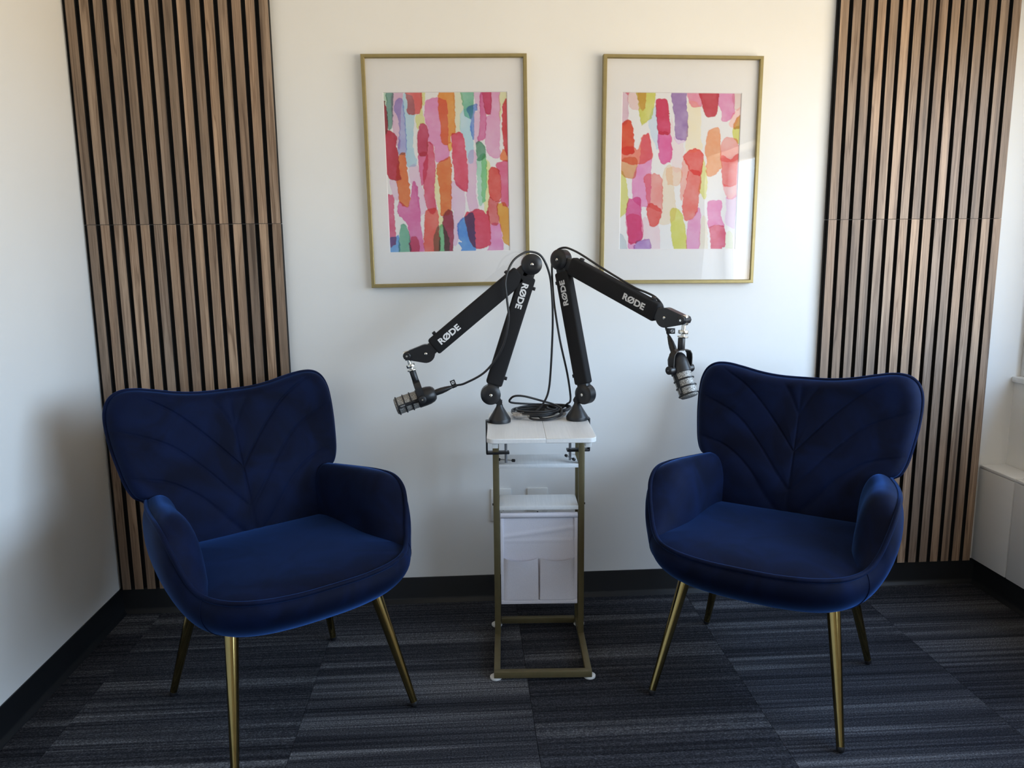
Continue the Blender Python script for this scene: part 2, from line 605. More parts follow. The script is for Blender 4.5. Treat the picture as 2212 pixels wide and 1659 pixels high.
# black rubber cove base: back, left, right
def cove(name, a, b, inward, cap):
    """a -> b along the wall foot; inward = unit vector into the room"""
    a, b, n = Vector(a), Vector(b), Vector(inward)
    prof = [(0.0, 0.0), (0.016, 0.0), (0.015, 0.003), (0.008, 0.009), (0.005, 0.018), (0.004, ZB - 0.003), (0.003, ZB), (0, ZB)]
    vs = [tuple(a + n * d + Vector((0, 0, z))) for d, z in prof] + [tuple(b + n * d + Vector((0, 0, z))) for d, z in prof]
    k = len(prof)
    fs = [(i, (i + 1) % k, k + (i + 1) % k, k + i) for i in range(k)] + [tuple(range(k)), tuple(range(k, 2 * k))]
    return MB().add(vs, fs).build(name, M['black_rubber'], kind='structure')
cove('baseboard_back', (0.001, -0.0005, 0.0005), (XC + 0.01, -0.0005, 0.0005), (0, -1, 0), 0)
cove('baseboard_left', (0.0005, -0.001, 0.0005), (0.0005, YF + 0.01, 0.0005), (1, 0, 0), 0)
cove('baseboard_right', (XC + 0.014, -0.001, 0.0005), (XC + 0.014, WY, 0.0005), (-1, 0, 0), 0)

# painted heater enclosures under the window
def enclosure(y0, y1, label):
    t = thing('heater_enclosure', label, 'heater cover', (XC, y0, 0), 0, 'painted heater covers under the window')
    L = y1 - y0
    MB().box((0, L + 0.0015, ZB + 0.001), (0.012, -0.0015, 0.424), 0.002).build('front_panel', M['enclosure'], t)
    MB().box((0.0, L + 0.0015, 0.4245), (XR - XC - 0.002, -0.0015, 0.436), 0.003).build('top_panel', M['enclosure'], t)
    MB().box((0.016, L + 0.004, 0.001), (0.03, -0.004, 0.423)).build('back_frame', M['enclosure'], t)
enclosure(-0.001, -0.177, 'narrow painted heater cover in the corner beside the slat panel')
enclosure(-0.179, -1.85, 'long painted heater cover cut by the right edge of the photo')

# ------------------------------------------------------------------ slat wall panels
def slat_mesh(h, name):
    me = MB().box((-0.0134, -0.012, 0), (0.0134, 0.0, h)).mesh(name, smooth=False)
    me.materials.append(M['walnut'])
    me.materials.append(M['felt'])
    for p in me.polygons:
        p.material_index = 0 if p.normal.y < -0.5 else 1     # veneer on the face only, black core at the sides
    return me
H_LO = ZS - ZB - 0.0015
H_UP = 1.2
me_lo, me_up = slat_mesh(H_LO, 'slat_lower'), slat_mesh(H_UP, 'slat_upper')
def slat_panel(x0, first, z0, h, me, label):
    t = thing('slat_wall_panel', label, 'wall panel', (x0, 0, z0), 0, 'walnut slat panels on the back wall')
    MB().box((0.0, -0.0092, 0), (0.6, -0.0002, h), 0.0008, seg=1).build('felt_backing', M['felt'], t)
    for i in range(15):
        o = link('slat', me, None, t)
        o.location = (first + i * 0.04, -0.0092, 0)
slat_panel(0.0005, 0.0262, ZB + 0.0005, H_LO, me_lo, 'lower walnut slat panel in the left corner behind the blue chair')
slat_panel(0.0, 0.0262, ZS + 0.0005, H_UP, me_up, 'upper walnut slat panel next to the left wall')
slat_panel(2.3515, 0.0188, ZB + 0.0005, H_LO, me_lo, 'lower walnut slat panel beside the heater covers')
slat_panel(2.3515, 0.0188, ZS + 0.0005, H_UP, me_up, 'upper walnut slat panel right of the pictures, near the window')

# ------------------------------------------------------------------ framed watercolours
PAPER = 232.0
def cc(r, g, b):
    return np.array([lin(r), lin(g), lin(b)]) / lin(PAPER)

ART_L = dict(corners=((50, 78), (2106, 70), (2155, 2690), (170, 2712)), strokes=[
 ((190,215,195), [(40,50),(108,50),(112,250),(60,250)]),
 ((125,165,155), [(105,50),(210,50),(215,400),(200,630),(145,680),(125,500)]),
 ((150,50,65), [(40,240),(85,250),(130,420),(130,700),(60,720)]),
 ((218,185,208), [(205,50),(375,50),(370,200),(330,700),(330,1000),(215,700)]),
 ((168,172,216), [(250,230),(340,170),(390,250),(430,700),(430,1050),(300,1050),(320,700),(290,460),(235,380)]),
 ((182,213,228), [(380,150),(470,115),(550,170),(570,450),(545,900),(560,1000),(610,1230),(520,1275),(440,1230),(420,700)]),
 ((218,112,112), [(435,50),(685,50),(670,400),(580,430),(480,435),(440,380),(450,250)]),
 ((220,222,165), [(680,50),(745,50),(740,250),(690,330),(740,570),(660,580),(620,680),(590,450),(660,420)]),
 ((222,150,195), [(740,260),(800,190),(900,160),(1060,200),(1110,300),(1130,900),(1140,1130),(930,1200),(900,950),(800,880),(790,650),(740,520)]),
 ((224,150,70), [(985,50),(1215,50),(1240,500),(1240,740),(1160,780),(1160,900),(1090,925),(1010,880),(1000,620),(965,430)]),
 ((230,180,90), [(1130,910),(1185,900),(1180,1000),(1140,1030)]),
 ((224,226,204), [(1215,50),(1335,50),(1380,330),(1325,450),(1325,720),(1240,740),(1240,480)]),
 ((130,190,165), [(1335,50),(1535,50),(1535,450),(1480,495),(1410,470),(1380,330)]),
 ((190,220,232), [(1325,450),(1375,370),(1500,300),(1560,330),(1500,500),(1540,870),(1545,1190),(1455,1190),(1390,800),(1330,700)]),
 ((132,162,216), [(1500,500),(1430,340),(1560,270),(1615,290),(1605,380),(1565,400),(1550,640),(1555,850),(1510,780),(1495,620)]),
 ((222,192,215), [(1540,50),(1690,50),(1660,200),(1640,850),(1560,850),(1560,420),(1610,380)]),
 ((212,118,166), [(1645,130),(1690,100),(1740,350),(1755,480),(1745,780),(1690,860),(1610,855),(1650,620)]),
 ((196,62,106), [(1685,50),(1840,50),(1835,400),(1790,435),(1740,400),(1710,200)]),
 ((222,168,202), [(1840,50),(1980,50),(1980,900),(1990,1120),(1820,1120),(1740,900),(1755,480),(1830,420)]),
 ((222,222,184), [(1985,50),(2120,50),(2115,250),(2030,280),(2000,500),(1980,500)]),
 ((202,66,76), [(2045,260),(2120,240),(2140,1100),(2085,1060),(2040,900),(2020,650),(2020,430)]),
 ((226,132,82), [(2010,1040),(2050,1000),(2140,1100),(2140,1210),(2000,1170)]),
 ((188,52,78), [(80,700),(180,700),(250,740),(285,810),(275,930),(310,1110),(330,1400),(340,1490),(180,1490),(110,1350),(80,1000)]),
 ((218,122,72), [(310,1110),(390,1040),(425,1080),(440,1250),(500,1700),(490,1900),(450,1945),(370,1920),(315,1830),(280,1500),(270,1450)]),
 ((192,66,102), [(660,590),(750,585),(800,720),(790,860),(770,1080),(640,1090),(620,900),(630,720)]),
 ((216,104,152), [(630,1080),(780,1060),(790,1300),(720,1560),(680,1540),(640,1250)]),
 ((214,102,132), [(790,870),(870,910),(900,1050),(915,1300),(905,1700),(930,1950),(880,2070),(770,1970),(720,1600),(715,1300),(770,1050)]),
 ((216,86,116), [(1170,760),(1240,740),(1300,720),(1370,760),(1400,900),(1450,1300),(1450,1650),(1410,1690),(1290,1620),(1230,1500),(1200,1200),(1185,950)]),
 ((218,122,66), [(930,1250),(1100,1140),(1170,1130),(1185,1400),(1170,2000),(1050,2090),(1000,2050),(990,1700),(960,1480)]),
 ((228,226,182), [(920,1300),(960,1480),(1000,1700),(1000,2080),(1040,2110),(1050,2260),(980,2280),(970,2050),(905,1700)]),
 ((226,204,221), [(480,1290),(620,1260),(680,1560),(720,1700),(760,2000),(700,2065),(660,2050),(560,1560),(520,1560)]),
 ((223,193,216), [(1460,1060),(1590,1060),(1590,1700),(1625,1980),(1480,2010),(1430,1700),(1450,1400)]),
 ((112,162,138), [(1595,890),(1680,890),(1740,980),(1755,1100),(1700,1180),(1610,1170)]),
 ((172,216,198), [(1605,1170),(1755,1100),(1755,1750),(1700,1900),(1640,1890),(1610,1500)]),
 ((176,214,170), [(1680,1180),(1755,1100),(1760,1700),(1700,1890),(1680,1500)]),
 ((226,226,172), [(1760,1190),(1825,1290),(1795,1450),(1805,1800),(1780,2000),(1740,2050),(1720,1900),(1760,1750)]),
 ((216,88,82), [(1830,1300),(1960,1340),(2000,1500),(2005,1780),(1950,1860),(1880,1845),(1805,1760),(1790,1480)]),
 ((216,112,148), [(1925,1230),(2000,1210),(2060,1190),(2140,1230),(2150,1890),(2010,1890),(2000,1500),(1925,1320)]),
 ((212,112,114), [(1810,1780),(1900,1860),(2010,1830),(1940,1950),(1975,2220),(1830,2250),(1780,2010)]),
 ((218,162,72), [(1940,1910),(2010,1880),(2080,1900),(2150,2060),(2155,2560),(2110,2595),(2050,2560),(2020,2400),(1980,2200),(1930,2000)]),
 ((222,152,196), [(1830,2250),(1985,2230),(2010,2400),(2040,2720),(1780,2720),(1825,2560)]),
 ((212,68,98), [(1500,2020),(1600,1990),(1700,2000),(1750,2060),(1790,2000),(1810,2080),(1830,2550),(1780,2620),(1650,2645),(1570,2640),(1480,2500),(1400,2100)]),
 ((88,148,216), [(1380,2130),(1540,2040),(1570,2350),(1585,2640),(1560,2720),(1340,2720),(1360,2640),(1300,2560),(1350,2530),(1290,2470),(1280,2270),(1320,2180)]),
 ((222,197,219), [(1190,1520),(1400,1700),(1385,2100),(1300,2250),(1290,2530),(1220,2560),(1220,2050),(1180,1960)]),
 ((152,48,78), [(1060,2050),(1120,2000),(1180,2010),(1220,2150),(1205,2720),(1080,2720),(1050,2400),(1040,2200)]),
 ((112,182,132), [(990,2270),(1060,2260),(1150,2500),(1130,2720),(975,2720),(990,2350)]),
 ((222,108,98), [(750,2030),(850,1960),(940,1990),(975,2100),(970,2250),(980,2720),(745,2720),(740,2200)]),
 ((150,180,152), [(930,2330),(990,2280),(985,2720),(910,2720),(885,2480)]),
 ((214,118,172), [(305,1900),(330,1850),(450,1945),(500,1860),(540,1550),(600,1560),(660,1900),(670,2200),(730,2720),(500,2720),(490,2400),(430,2200),(300,2060)]),
 ((205,120,140), [(510,2480),(560,2440),(630,2480),(650,2720),(505,2720)]),
 ((212,104,138), [(130,1750),(180,1740),(230,1770),(245,2100),(270,2450),(265,2550),(240,2580),(165,2580),(140,2100)]),
 ((112,167,221), [(155,2480),(270,2440),(310,2430),(330,2720),(155,2730)]),
 ((122,182,158), [(340,2280),(400,2230),(470,2320),(500,2500),(500,2720),(330,2720),(320,2450)]),
 ((224,203,219), [(170,1500),(280,1510),(310,1800),(240,1800),(180,1600)]),
])
ART_R = dict(corners=((145, 74), (2142, 84), (2025, 2653), (80, 2660)), strokes=[
 ((216,187,202), [(130,50),(230,50),(245,350),(235,550),(125,560)]),
 ((222,152,162), [(190,50),(300,50),(235,130)]),
 ((226,203,202), [(235,130),(300,50),(540,50),(520,320),(450,350),(300,335),(245,250)]),
 ((208,208,112), [(395,50),(690,50),(680,250),(640,480),(500,580),(470,610),(430,450),(410,200)]),
 ((222,194,140), [(410,50),(540,50),(520,330),(450,350)]),
 ((207,221,235), [(680,300),(720,400),(740,700),(765,850),(745,985),(700,940),(610,700),(585,550)]),
 ((206,62,102), [(710,210),(800,175),(880,180),(905,260),(945,600),(940,740),(800,750),(740,700),(700,350)]),
 ((219,104,162), [(745,720),(940,740),(965,900),(980,1130),(900,1220),(810,1235),(750,1130),(750,1000)]),
 ((163,133,182), [(980,50),(1205,50),(1220,300),(1240,480),(1230,780),(1200,850),(1120,835),(1025,780),(1020,480),(990,300)]),
 ((226,207,228), [(1010,790),(1200,840),(1150,890),(1080,900),(1030,870)]),
 ((235,227,203), [(1245,230),(1440,300),(1450,800),(1470,990),(1220,1030),(1210,820),(1240,500)]),
 ((226,152,177), [(1235,50),(1440,50),(1475,280),(1400,315),(1310,310),(1260,220)]),
 ((193,62,78), [(1440,50),(1740,50),(1735,350),(1690,450),(1600,475),(1530,440),(1480,280)]),
 ((222,153,192), [(1740,50),(1990,50),(2025,250),(2010,430),(1930,520),(1830,540),(1790,500),(1800,380),(1740,240)]),
 ((222,203,198), [(1990,50),(2155,50),(2140,300),(2030,350)]),
 ((238,207,203), [(2030,370),(2130,310),(2110,440),(2020,630),(1960,630),(1930,570),(1960,500)]),
 ((207,163,98), [(2110,440),(2150,440),(2135,640),(2000,640),(2040,500)]),
 ((210,210,114), [(1995,640),(2125,640),(2110,900),(1995,800)]),
 ((217,88,58), [(150,570),(265,515),(310,600),(340,780),(345,960),(330,1060),(125,1050),(125,650)]),
 ((227,134,114), [(125,980),(345,960),(380,1000),(420,960),(470,800),(550,740),(600,770),(635,980),(630,1150),(380,1250),(135,1180)]),
 ((223,156,198), [(460,860),(550,740),(600,770),(635,980),(620,1450),(600,1900),(530,1940),(420,1920),(310,1800),(320,1450),(430,1180)]),
 ((217,168,128), [(140,1160),(380,1150),(360,1440),(260,1470),(170,1440),(115,1350)]),
 ((213,213,134), [(100,1390),(190,1440),(240,1750),(220,2000),(150,2080),(85,2070)]),
 ((226,154,149), [(500,1460),(600,1395),(720,1400),(805,1480),(815,1650),(800,2000),(700,2000),(560,1900),(530,1620)]),
 ((219,98,94), [(560,1900),(650,1890),(790,2010),(770,2150),(730,2240),(650,2280),(590,2240),(550,2060)]),
 ((229,217,198), [(815,1440),(900,1260),(960,1290),(1000,1600),(1030,2090),(940,2200),(850,2240),(750,2200),(800,2000)]),
 ((231,208,189), [(890,1300),(1130,1330),(1100,1560),(960,1580),(890,1540)]),
 ((232,221,223), [(960,460),(1030,860),(1150,900),(1160,1050),(1130,1330),(980,1330),(960,1000)]),
 ((223,98,93), [(1170,1100),(1250,1010),(1380,980),(1470,1030),(1495,1120),(1460,1400),(1380,1420),(1260,1330),(1170,1140)]),
 ((226,128,121), [(1240,1350),(1450,1380),(1420,1800),(1410,1900),(1380,2020),(1330,2120),(1240,2170),(1170,2140),(1145,2000),(1150,1800),(1210,1560)]),
 ((232,184,175), [(1160,1150),(1260,1280),(1240,1400),(1170,1700),(1120,1850),(1110,1600)]),
 ((222,222,152), [(1490,1150),(1560,1420),(1545,1760),(1500,1810),(1460,1720),(1415,1680),(1440,1500)]),
 ((229,168,129), [(1590,680),(1760,650),(1780,900),(1800,1200),(1790,1300),(1640,1440),(1550,1400),(1545,1250),(1560,1180),(1520,1000),(1550,820)]),
 ((230,168,163), [(1800,880),(1880,800),(2000,800),(2070,850),(2090,1150),(1810,1180),(1785,1000)]),
 ((226,129,129), [(1800,1100),(1950,1150),(2100,1080),(2095,1500),(2050,1560),(1960,1610),(1880,1600),(1820,1550)]),
 ((235,188,193), [(1820,1560),(1960,1600),(2070,1560),(2050,1760),(1950,1815),(1880,1770)]),
 ((226,207,229), [(1880,1770),(1950,1815),(2060,1760),(2055,2260),(1930,2260),(1860,2200),(1880,1950)]),
 ((221,134,183), [(1565,1900),(1600,1840),(1795,1840),(1790,2080),(1840,2280),(1700,2240),(1590,2300),(1565,2200),(1570,2080)]),
 ((213,94,124), [(1590,2290),(1640,2250),(1730,2245),(1840,2280),(1865,2560),(1820,2620),(1770,2670),(1630,2670),(1610,2450)]),
 ((223,159,197), [(1240,2180),(1330,2120),(1400,1950),(1450,2020),(1440,2300),(1415,2670),(1220,2670),(1225,2300)]),
 ((210,210,114), [(945,1970),(1060,1980),(1130,2040),(1170,2200),(1205,2400),(1205,2670),(1000,2670),(960,2400),(945,2200)]),
 ((213,99,154), [(240,1810),(290,1800),(430,1780),(455,1900),(460,2250),(480,2440),(430,2500),(320,2560),(240,2520),(220,2300),(200,2080)]),
 ((226,150,180), [(205,2100),(450,2110),(480,2440),(320,2560),(240,2520)]),
 ((178,144,197), [(360,2530),(480,2490),(590,2500),(590,2670),(340,2670)]),
 ((223,156,198), [(240,2530),(330,2560),(340,2670),(245,2670)]),
 ((230,211,216), [(480,2150),(550,2140),(640,2280),(740,2240),(760,2670),(600,2670),(590,2500),(490,2490)]),
 ((197,207,212), [(80,2400),(150,2430),(200,2520),(205,2670),(70,2670)]),
 ((229,223,208), [(1460,2150),(1540,2150),(1560,2670),(1430,2670)]),
 ((223,227,208), [(1880,2380),(1970,2380),(1980,2670),(1870,2670)]),
])

def vnoise(X, Y, scale, seed):
    """smooth value noise"""
    r = np.random.RandomState(seed)
    T = r.rand(64, 64)
    x, y = X / scale, Y / scale
    xi, yi = np.floor(x).astype(int), np.floor(y).astype(int)
    fx, fy = x - xi, y - yi
    fx, fy = fx * fx * (3 - 2 * fx), fy * fy * (3 - 2 * fy)
    g = lambda a, b: T[a % 64, b % 64]
    return (g(xi, yi) * (1 - fx) + g(xi + 1, yi) * fx) * (1 - fy) + (g(xi, yi + 1) * (1 - fx) + g(xi + 1, yi + 1) * fx) * fy

def paint(art, nx, ny):
    c = np.array(art['corners'], float)
    u, v = np.meshgrid(np.linspace(0, 1, nx), np.linspace(0, 1, ny))       # v = 0 at the top
    X = (c[0, 0] * (1 - u) + c[1, 0] * u) * (1 - v) + (c[3, 0] * (1 - u) + c[2, 0] * u) * v
    Y = (c[0, 1] * (1 - u) + c[1, 1] * u) * (1 - v) + (c[3, 1] * (1 - u) + c[2, 1] * u) * v
    # wobble of the brush edges
    Xw = X + (vnoise(X, Y, 45, 1) - 0.5) * 22 + (vnoise(X, Y, 16, 2) - 0.5) * 10
    Yw = Y + (vnoise(X, Y, 45, 3) - 0.5) * 22 + (vnoise(X, Y, 16, 4) - 0.5) * 10
    img = np.ones((ny, nx, 3))
    for k, (col, poly) in enumerate(art['strokes']):
        P = np.array(spline(poly, 4, closed=True))[:, :2]
        lo, hi = P.min(0) - 30, P.max(0) + 30
        sel = (Xw > lo[0]) & (Xw < hi[0]) & (Yw > lo[1]) & (Yw < hi[1])
        px, py = Xw[sel], Yw[sel]
        ins = np.zeros(px.shape, bool)
        dist = np.full(px.shape, 1e9)
        for i in range(len(P)):
            a, b = P[i], P[(i + 1) % len(P)]
            cross = ((a[1] > py) != (b[1] > py)) & (px < (b[0] - a[0]) * (py - a[1]) / (b[1] - a[1] + 1e-9) + a[0])
            ins ^= cross
            d = b - a
            t = np.clip(((px - a[0]) * d[0] + (py - a[1]) * d[1]) / (d @ d + 1e-9), 0, 1)
            dist = np.minimum(dist, np.hypot(px - a[0] - t * d[0], py - a[1] - t * d[1]))
        base = cc(*col)
        wash = (vnoise(px, py, 150, 10 + k) - 0.5) * 0.36 + (vnoise(px, py, 40, 60 + k) - 0.5) * 0.16
        edge = np.exp(-(dist / 9.0) ** 2) * 0.55
        gam = 1.0 + wash + edge
        cov = np.clip(np.where(ins, 0.5 + dist / 9.0, 0.5 - dist / 9.0), 0, 1)
        m = base[None, :] ** gam[:, None]
        img[sel] *= 1 - cov[:, None] * (1 - m)
    return img

def picture(cx, cz, roll, art, label):
    FW, FH = 0.5063, 0.7050
    t = thing('framed_picture', label, 'picture', (cx, -0.0005, cz), 0, 'framed watercolour prints')
    t.rotation_euler = (0, -roll, 0)
    w, d = 0.0115, 0.024
    # four mitred rails
    def rail(p0, p1, inx, inz):
        a, b = Vector((p0[0], 0, p0[1])), Vector((p1[0], 0, p1[1]))
        n = Vector((inx, 0, inz))
        tn = (b - a).normalized()
        prof = [(0, 0), (0, -d + 0.002), (0.0015, -d), (w - 0.002, -d), (w, -d + 0.0025), (w, -0.004), (w, 0)]
        vs = []
        for end, base in ((0, a), (1, b)):
            for o, y in prof:
                vs.append(tuple(base + n * o + tn * (o if end == 0 else -o) + Vector((0, y, 0))))
        k = len(prof)
        fs = [(i, (i + 1) % k, k + (i + 1) % k, k + i) for i in range(k)] + [tuple(range(k)), tuple(range(k, 2 * k))]
        MB().add(vs, fs).build('frame_rail', M['gold_frame'], t, angle=25)
    X, Z = FW / 2, FH / 2
    rail((-X, Z), (X, Z), 0, -1)
    rail((-X, -Z), (X, -Z), 0, 1)
    rail((-X, -Z), (-X, Z), 1, 0)
    rail((X, -Z), (X, Z), -1, 0)
    ax, az = 0.1915, 0.2435
    mb = MB()
    y0, y1 = -0.0105, -0.0125
    bev = 0.002
    o = [(-X + 0.006, -Z + 0.006), (X - 0.006, -Z + 0.006), (X - 0.006, Z - 0.006), (-X + 0.006, Z - 0.006)]
    i1 = [(-ax, -az), (ax, -az), (ax, az), (-ax, az)]
    i0 = [(-ax + bev, -az + bev), (ax - bev, -az + bev), (ax - bev, az - bev), (-ax + bev, az - bev)]
    vs = [(x, y1, z) for x, z in o] + [(x, y1, z) for x, z in i1] + [(x, y0, z) for x, z in i0] + [(x, y0, z) for x, z in o]
    fs = []
    for k in range(4):
        j = (k + 1) % 4
        fs += [(k, j, 4 + j, 4 + k), (4 + k, 4 + j, 8 + j, 8 + k), (8 + k, 8 + j, 12 + j, 12 + k), (12 + k, 12 + j, j, k)]
    mb.add(vs, fs).build('mat_board', M['mat_board'], t, smooth=False)
    # the printed sheet
    nx, ny = 236, 300
    img = paint(art, nx, ny)
    px = np.linspace(-ax, ax, nx)
    pz = np.linspace(az, -az, ny)
    GX, GZ = np.meshgrid(px, pz)
    verts = np.stack([GX, np.full_like(GX, -0.0102), GZ], -1).reshape(-1, 3)
    idx = np.arange(nx * ny).reshape(ny, nx)
    F = np.stack([idx[:-1, :-1], idx[1:, :-1], idx[1:, 1:], idx[:-1, 1:]], -1).reshape(-1, 4)
    me = bpy.data.meshes.new('art_print')
    me.from_pydata(verts.tolist(), [], F.tolist())
    at = me.color_attributes.new('ink', 'FLOAT_COLOR', 'POINT')
    cols = np.ones((nx * ny, 4), np.float32)
    cols[:, :3] = img.reshape(-1, 3) * np.array([0.80, 0.80, 0.81])
    at.data.foreach_set('color', cols.ravel())
    link('art_print', me, M['print'], t)
    MB().box((-X + 0.004, -0.0004, -Z + 0.004), (X - 0.004, -0.0095, Z - 0.004)).build('backing_board', M['felt'], t, smooth=False)
    MB().box((-X + 0.0095, -0.0195, -Z + 0.0095), (X - 0.0095, -0.0185, Z - 0.0095)).build('glazing', M['glass'], t, smooth=False)

def make_print():
    t = NT('watercolour_print')
    a = t.n('ShaderNodeAttribute', attribute_name='ink')
    t.l(a.outputs['Color'], t.p.inputs['Base Color'])
    t.set(Roughness=0.7)
    return t.m
M['print'] = make_print()
picture(1.123, 1.4332, 0.0092, ART_L, 'gold framed watercolour with dense red, orange and blue strokes')
picture(1.8627, 1.4335, -0.0065, ART_R, 'gold framed watercolour with sparse pastel pink and yellow strokes')

# ------------------------------------------------------------------ wall outlets
def outlet(x0, label):
    t = thing('outlet_plate', label, 'outlet', (x0 + 0.035, 0, 0.34), 0)
    MB().box((-0.035, -0.006, -0.0575), (0.035, -0.0003, 0.0575), 0.003).build('cover_plate', M['socket'], t)
    for s in (-1, 1):
        f = MB().box((-0.0165, -0.008, s * 0.0195 - 0.014), (0.0165, -0.0055, s * 0.0195 + 0.014), 0.002).build('socket', M['socket'], t)
        MB().box((-0.0075, -0.0083, s * 0.0195 + 0.0), (-0.0055, -0.0075, s * 0.0195 + 0.008)).build('slot', M['slot'], f)
        MB().box((0.0055, -0.0083, s * 0.0195 + 0.0), (0.0075, -0.0075, s * 0.0195 + 0.007)).build('slot', M['slot'], f)
        MB().cyl((0, -0.0083, s * 0.0195 - 0.007), (0, -0.0075, s * 0.0195 - 0.007), 0.0025, seg=10).build('ground_hole', M['slot'], f)
outlet(1.243, 'white outlet plate showing left of the gold stand')
outlet(1.367, 'white outlet plate mostly hidden behind the stand shelf')

# ------------------------------------------------------------------ blue armchairs
WELT = [(0.265, 0.220, 0.560), (0.287, 0.128, 0.568), (0.303, 0.030, 0.577), (0.310, -0.045, 0.577), (0.308, -0.095, 0.556),
        (0.298, -0.125, 0.515), (0.283, -0.148, 0.470), (0.262, -0.180, 0.440), (0.225, -0.228, 0.430), (0.165, -0.265, 0.427),
        (0.085, -0.283, 0.425), (0.0, -0.287, 0.425)]
REAR = [(0.0, 0.325, 0.50), (0.10, 0.318, 0.50), (0.19, 0.295, 0.51), (0.240, 0.262, 0.535)]
FOOTI = [(0.185, 0.205), (0.200, 0.120), (0.205, 0.045), (0.207, -0.010), (0.210, -0.045), (0.215, -0.070), (0.222, -0.100), (0.235, -0.140)]

def smooth3(C, n):
    return [np.array(p) for p in spline(C, n)]

def build_chair_meshes():
    out = {}
    # full welt loop: rear centre -> right arm -> front -> left arm -> rear centre
    right = REAR + WELT                          # x >= 0, rear to front
    left = [(-x, y, z) for x, y, z in reversed(right[1:-1])]
    loop = [np.array(p) for p in spline(right + left, 8, closed=True)]
    n = len(loop)
    nrm = []
    for i in range(n):
        t = loop[(i + 1) % n] - loop[i - 1]
        v = np.array([-t[1], t[0], 0.0])         # loop runs clockwise from above for x >= 0 rear->front
        v /= np.linalg.norm(v) + 1e-9
        if v @ np.array([loop[i][0], loop[i][1] + 0.02, 0]) < 0:
            v = -v
        nrm.append(v)
    # smooth the normals so the shell has no creases
    for _ in range(10):
        nrm = [(nrm[i - 1] + 2 * nrm[i] + nrm[(i + 1) % n]) for i in range(n)]
        nrm = [v / np.linalg.norm(v) for v in nrm]
    zb = 0.296
    P = []
    for i in range(n):
        w, o = loop[i], nrm[i]
        H = w[2] - zb
        B = np.array([w[0] * 0.70, w[1] * (0.52 if w[1] < 0 else 0.78), zb])
        p1 = w + o * 0.042 + np.array([0, 0, -0.35 * H])
        p2 = np.array([w[0], w[1], 0]) - o * 0.035 + np.array([0, 0, w[2] - 0.84 * H])
        row = []
        for k in range(19):
            t = k / 18
            row.append(tuple((1 - t) ** 3 * w + 3 * (1 - t) ** 2 * t * p1 + 3 * (1 - t) * t * t * p2 + t ** 3 * B))
        for s in (0.8, 0.4, 0.02):
            row.append((B[0] * s, (B[1] - 0.02) * s + 0.02, zb - 0.004))
        P.append(row)
    out['shell'] = MB().grid(P, wrap_u=True).mesh('shell', angle=60)
    # seat cushion
    S = []
    c = np.array([0.0, -0.03])
    for i in range(n):
        w = loop[i]
        x = max(-0.272, min(0.272, w[0]))
        y = min(w[1], 0.215)
        e = np.array([x, y])
        ze = min(w[2], 0.430) - 0.003
        row = []
        for k in range(15):
            r = 1 - k / 14
            q = c + (e - c) * r
            row.append((q[0], q[1], ze * r ** 6 + 0.428 * (1 - r ** 6) + 0.013 * (1 - r ** 5)))
        S.append(row)
    out['seat'] = MB().grid(S, wrap_u=True).mesh('seat', angle=70)
    # padded arm, right side
    ws = smooth3(WELT[:8], 7)
    fs_ = smooth3([(x, y, 0.412) for x, y in FOOTI], 7)
    def arm(sign):
        A = []
        for w, f in zip(ws, fs_):
            H = w[2] - f[2]
            k = min(1.0, H / 0.15)
            inw = f - w
            inw[2] = 0
            p1 = w + inw * 0.38 + np.array([0, 0, 0.030 * k])
            p2 = np.array([f[0], f[1], f[2] + H * (1.0 + 0.17 * k)])
            row = []
            for j in range(17):
                t = j / 16
                q = (1 - t) ** 3 * w + 3 * (1 - t) ** 2 * t * p1 + 3 * (1 - t) * t * t * p2 + t ** 3 * f
                row.append((q[0] * sign, q[1], q[2]))
            A.append(row)
        # rear end plunges into the backrest
        first = [(x, y + 0.03, z - 0.01) for x, y, z in A[0]]
        last = [(x * 0.985, y - 0.022, min(z, 0.418) - 0.006) for x, y, z in A[-1]]
        return MB().grid([first] + A + [last]).mesh('arm', angle=70)
    out['arm_r'], out['arm_l'] = arm(1), arm(-1)
    # welt piping from notch to notch
    half = [np.array(p) for p in spline(WELT, 10)]
    full = [p * [-1, 1, 1] for p in half] + [p for p in reversed(half[:-1])]
    mb = MB().tube([tuple(p + np.array([0, 0, 0.001])) for p in full], 0.0062, 8)
    out['piping'] = mb.mesh('piping', angle=70)
    # short corner seams on the shell below the ends of the arms
    k = min(range(n), key=lambda i: abs(loop[i][0] - 0.262) + abs(loop[i][1] + 0.18))
    for s, nm in ((1, 'seam_r'), (-1, 'seam_l')):
        out[nm] = MB().tube([(p[0] * s, p[1], p[2]) for p in P[k][:16]], 0.0016, 6).mesh('seam')
    # backrest
    OUT = [(0.0, 0.800), (0.07, 0.801), (0.13, 0.808), (0.19, 0.821), (0.235, 0.829), (0.272, 0.827), (0.298, 0.811), (0.3125, 0.780),
           (0.3155, 0.740), (0.312, 0.690), (0.304, 0.640), (0.294, 0.595), (0.280, 0.566), (0.255, 0.545), (0.235, 0.48), (0.225, 0.41), (0.10, 0.395), (0.0, 0.395)]
    ring = OUT + [(-x, z) for x, z in reversed(OUT[1:-1])]
    ring = np.array(spline([(x, z, 0) for x, z in ring], 11, closed=True))[:, :2]
    m = len(ring)
    ctr = np.array([0.0, 0.60])
    zk = np.array([0.38, 0.42, 0.50, 0.60, 0.70, 0.83])
    yk = np.array([0.180, 0.186, 0.199, 0.241, 0.287, 0.326])
    cz = np.polyfit(zk, yk, 3)
    ybase = lambda z: np.polyval(cz, z)
    seams = [[(0, 0.81), (0, 0.40)]]
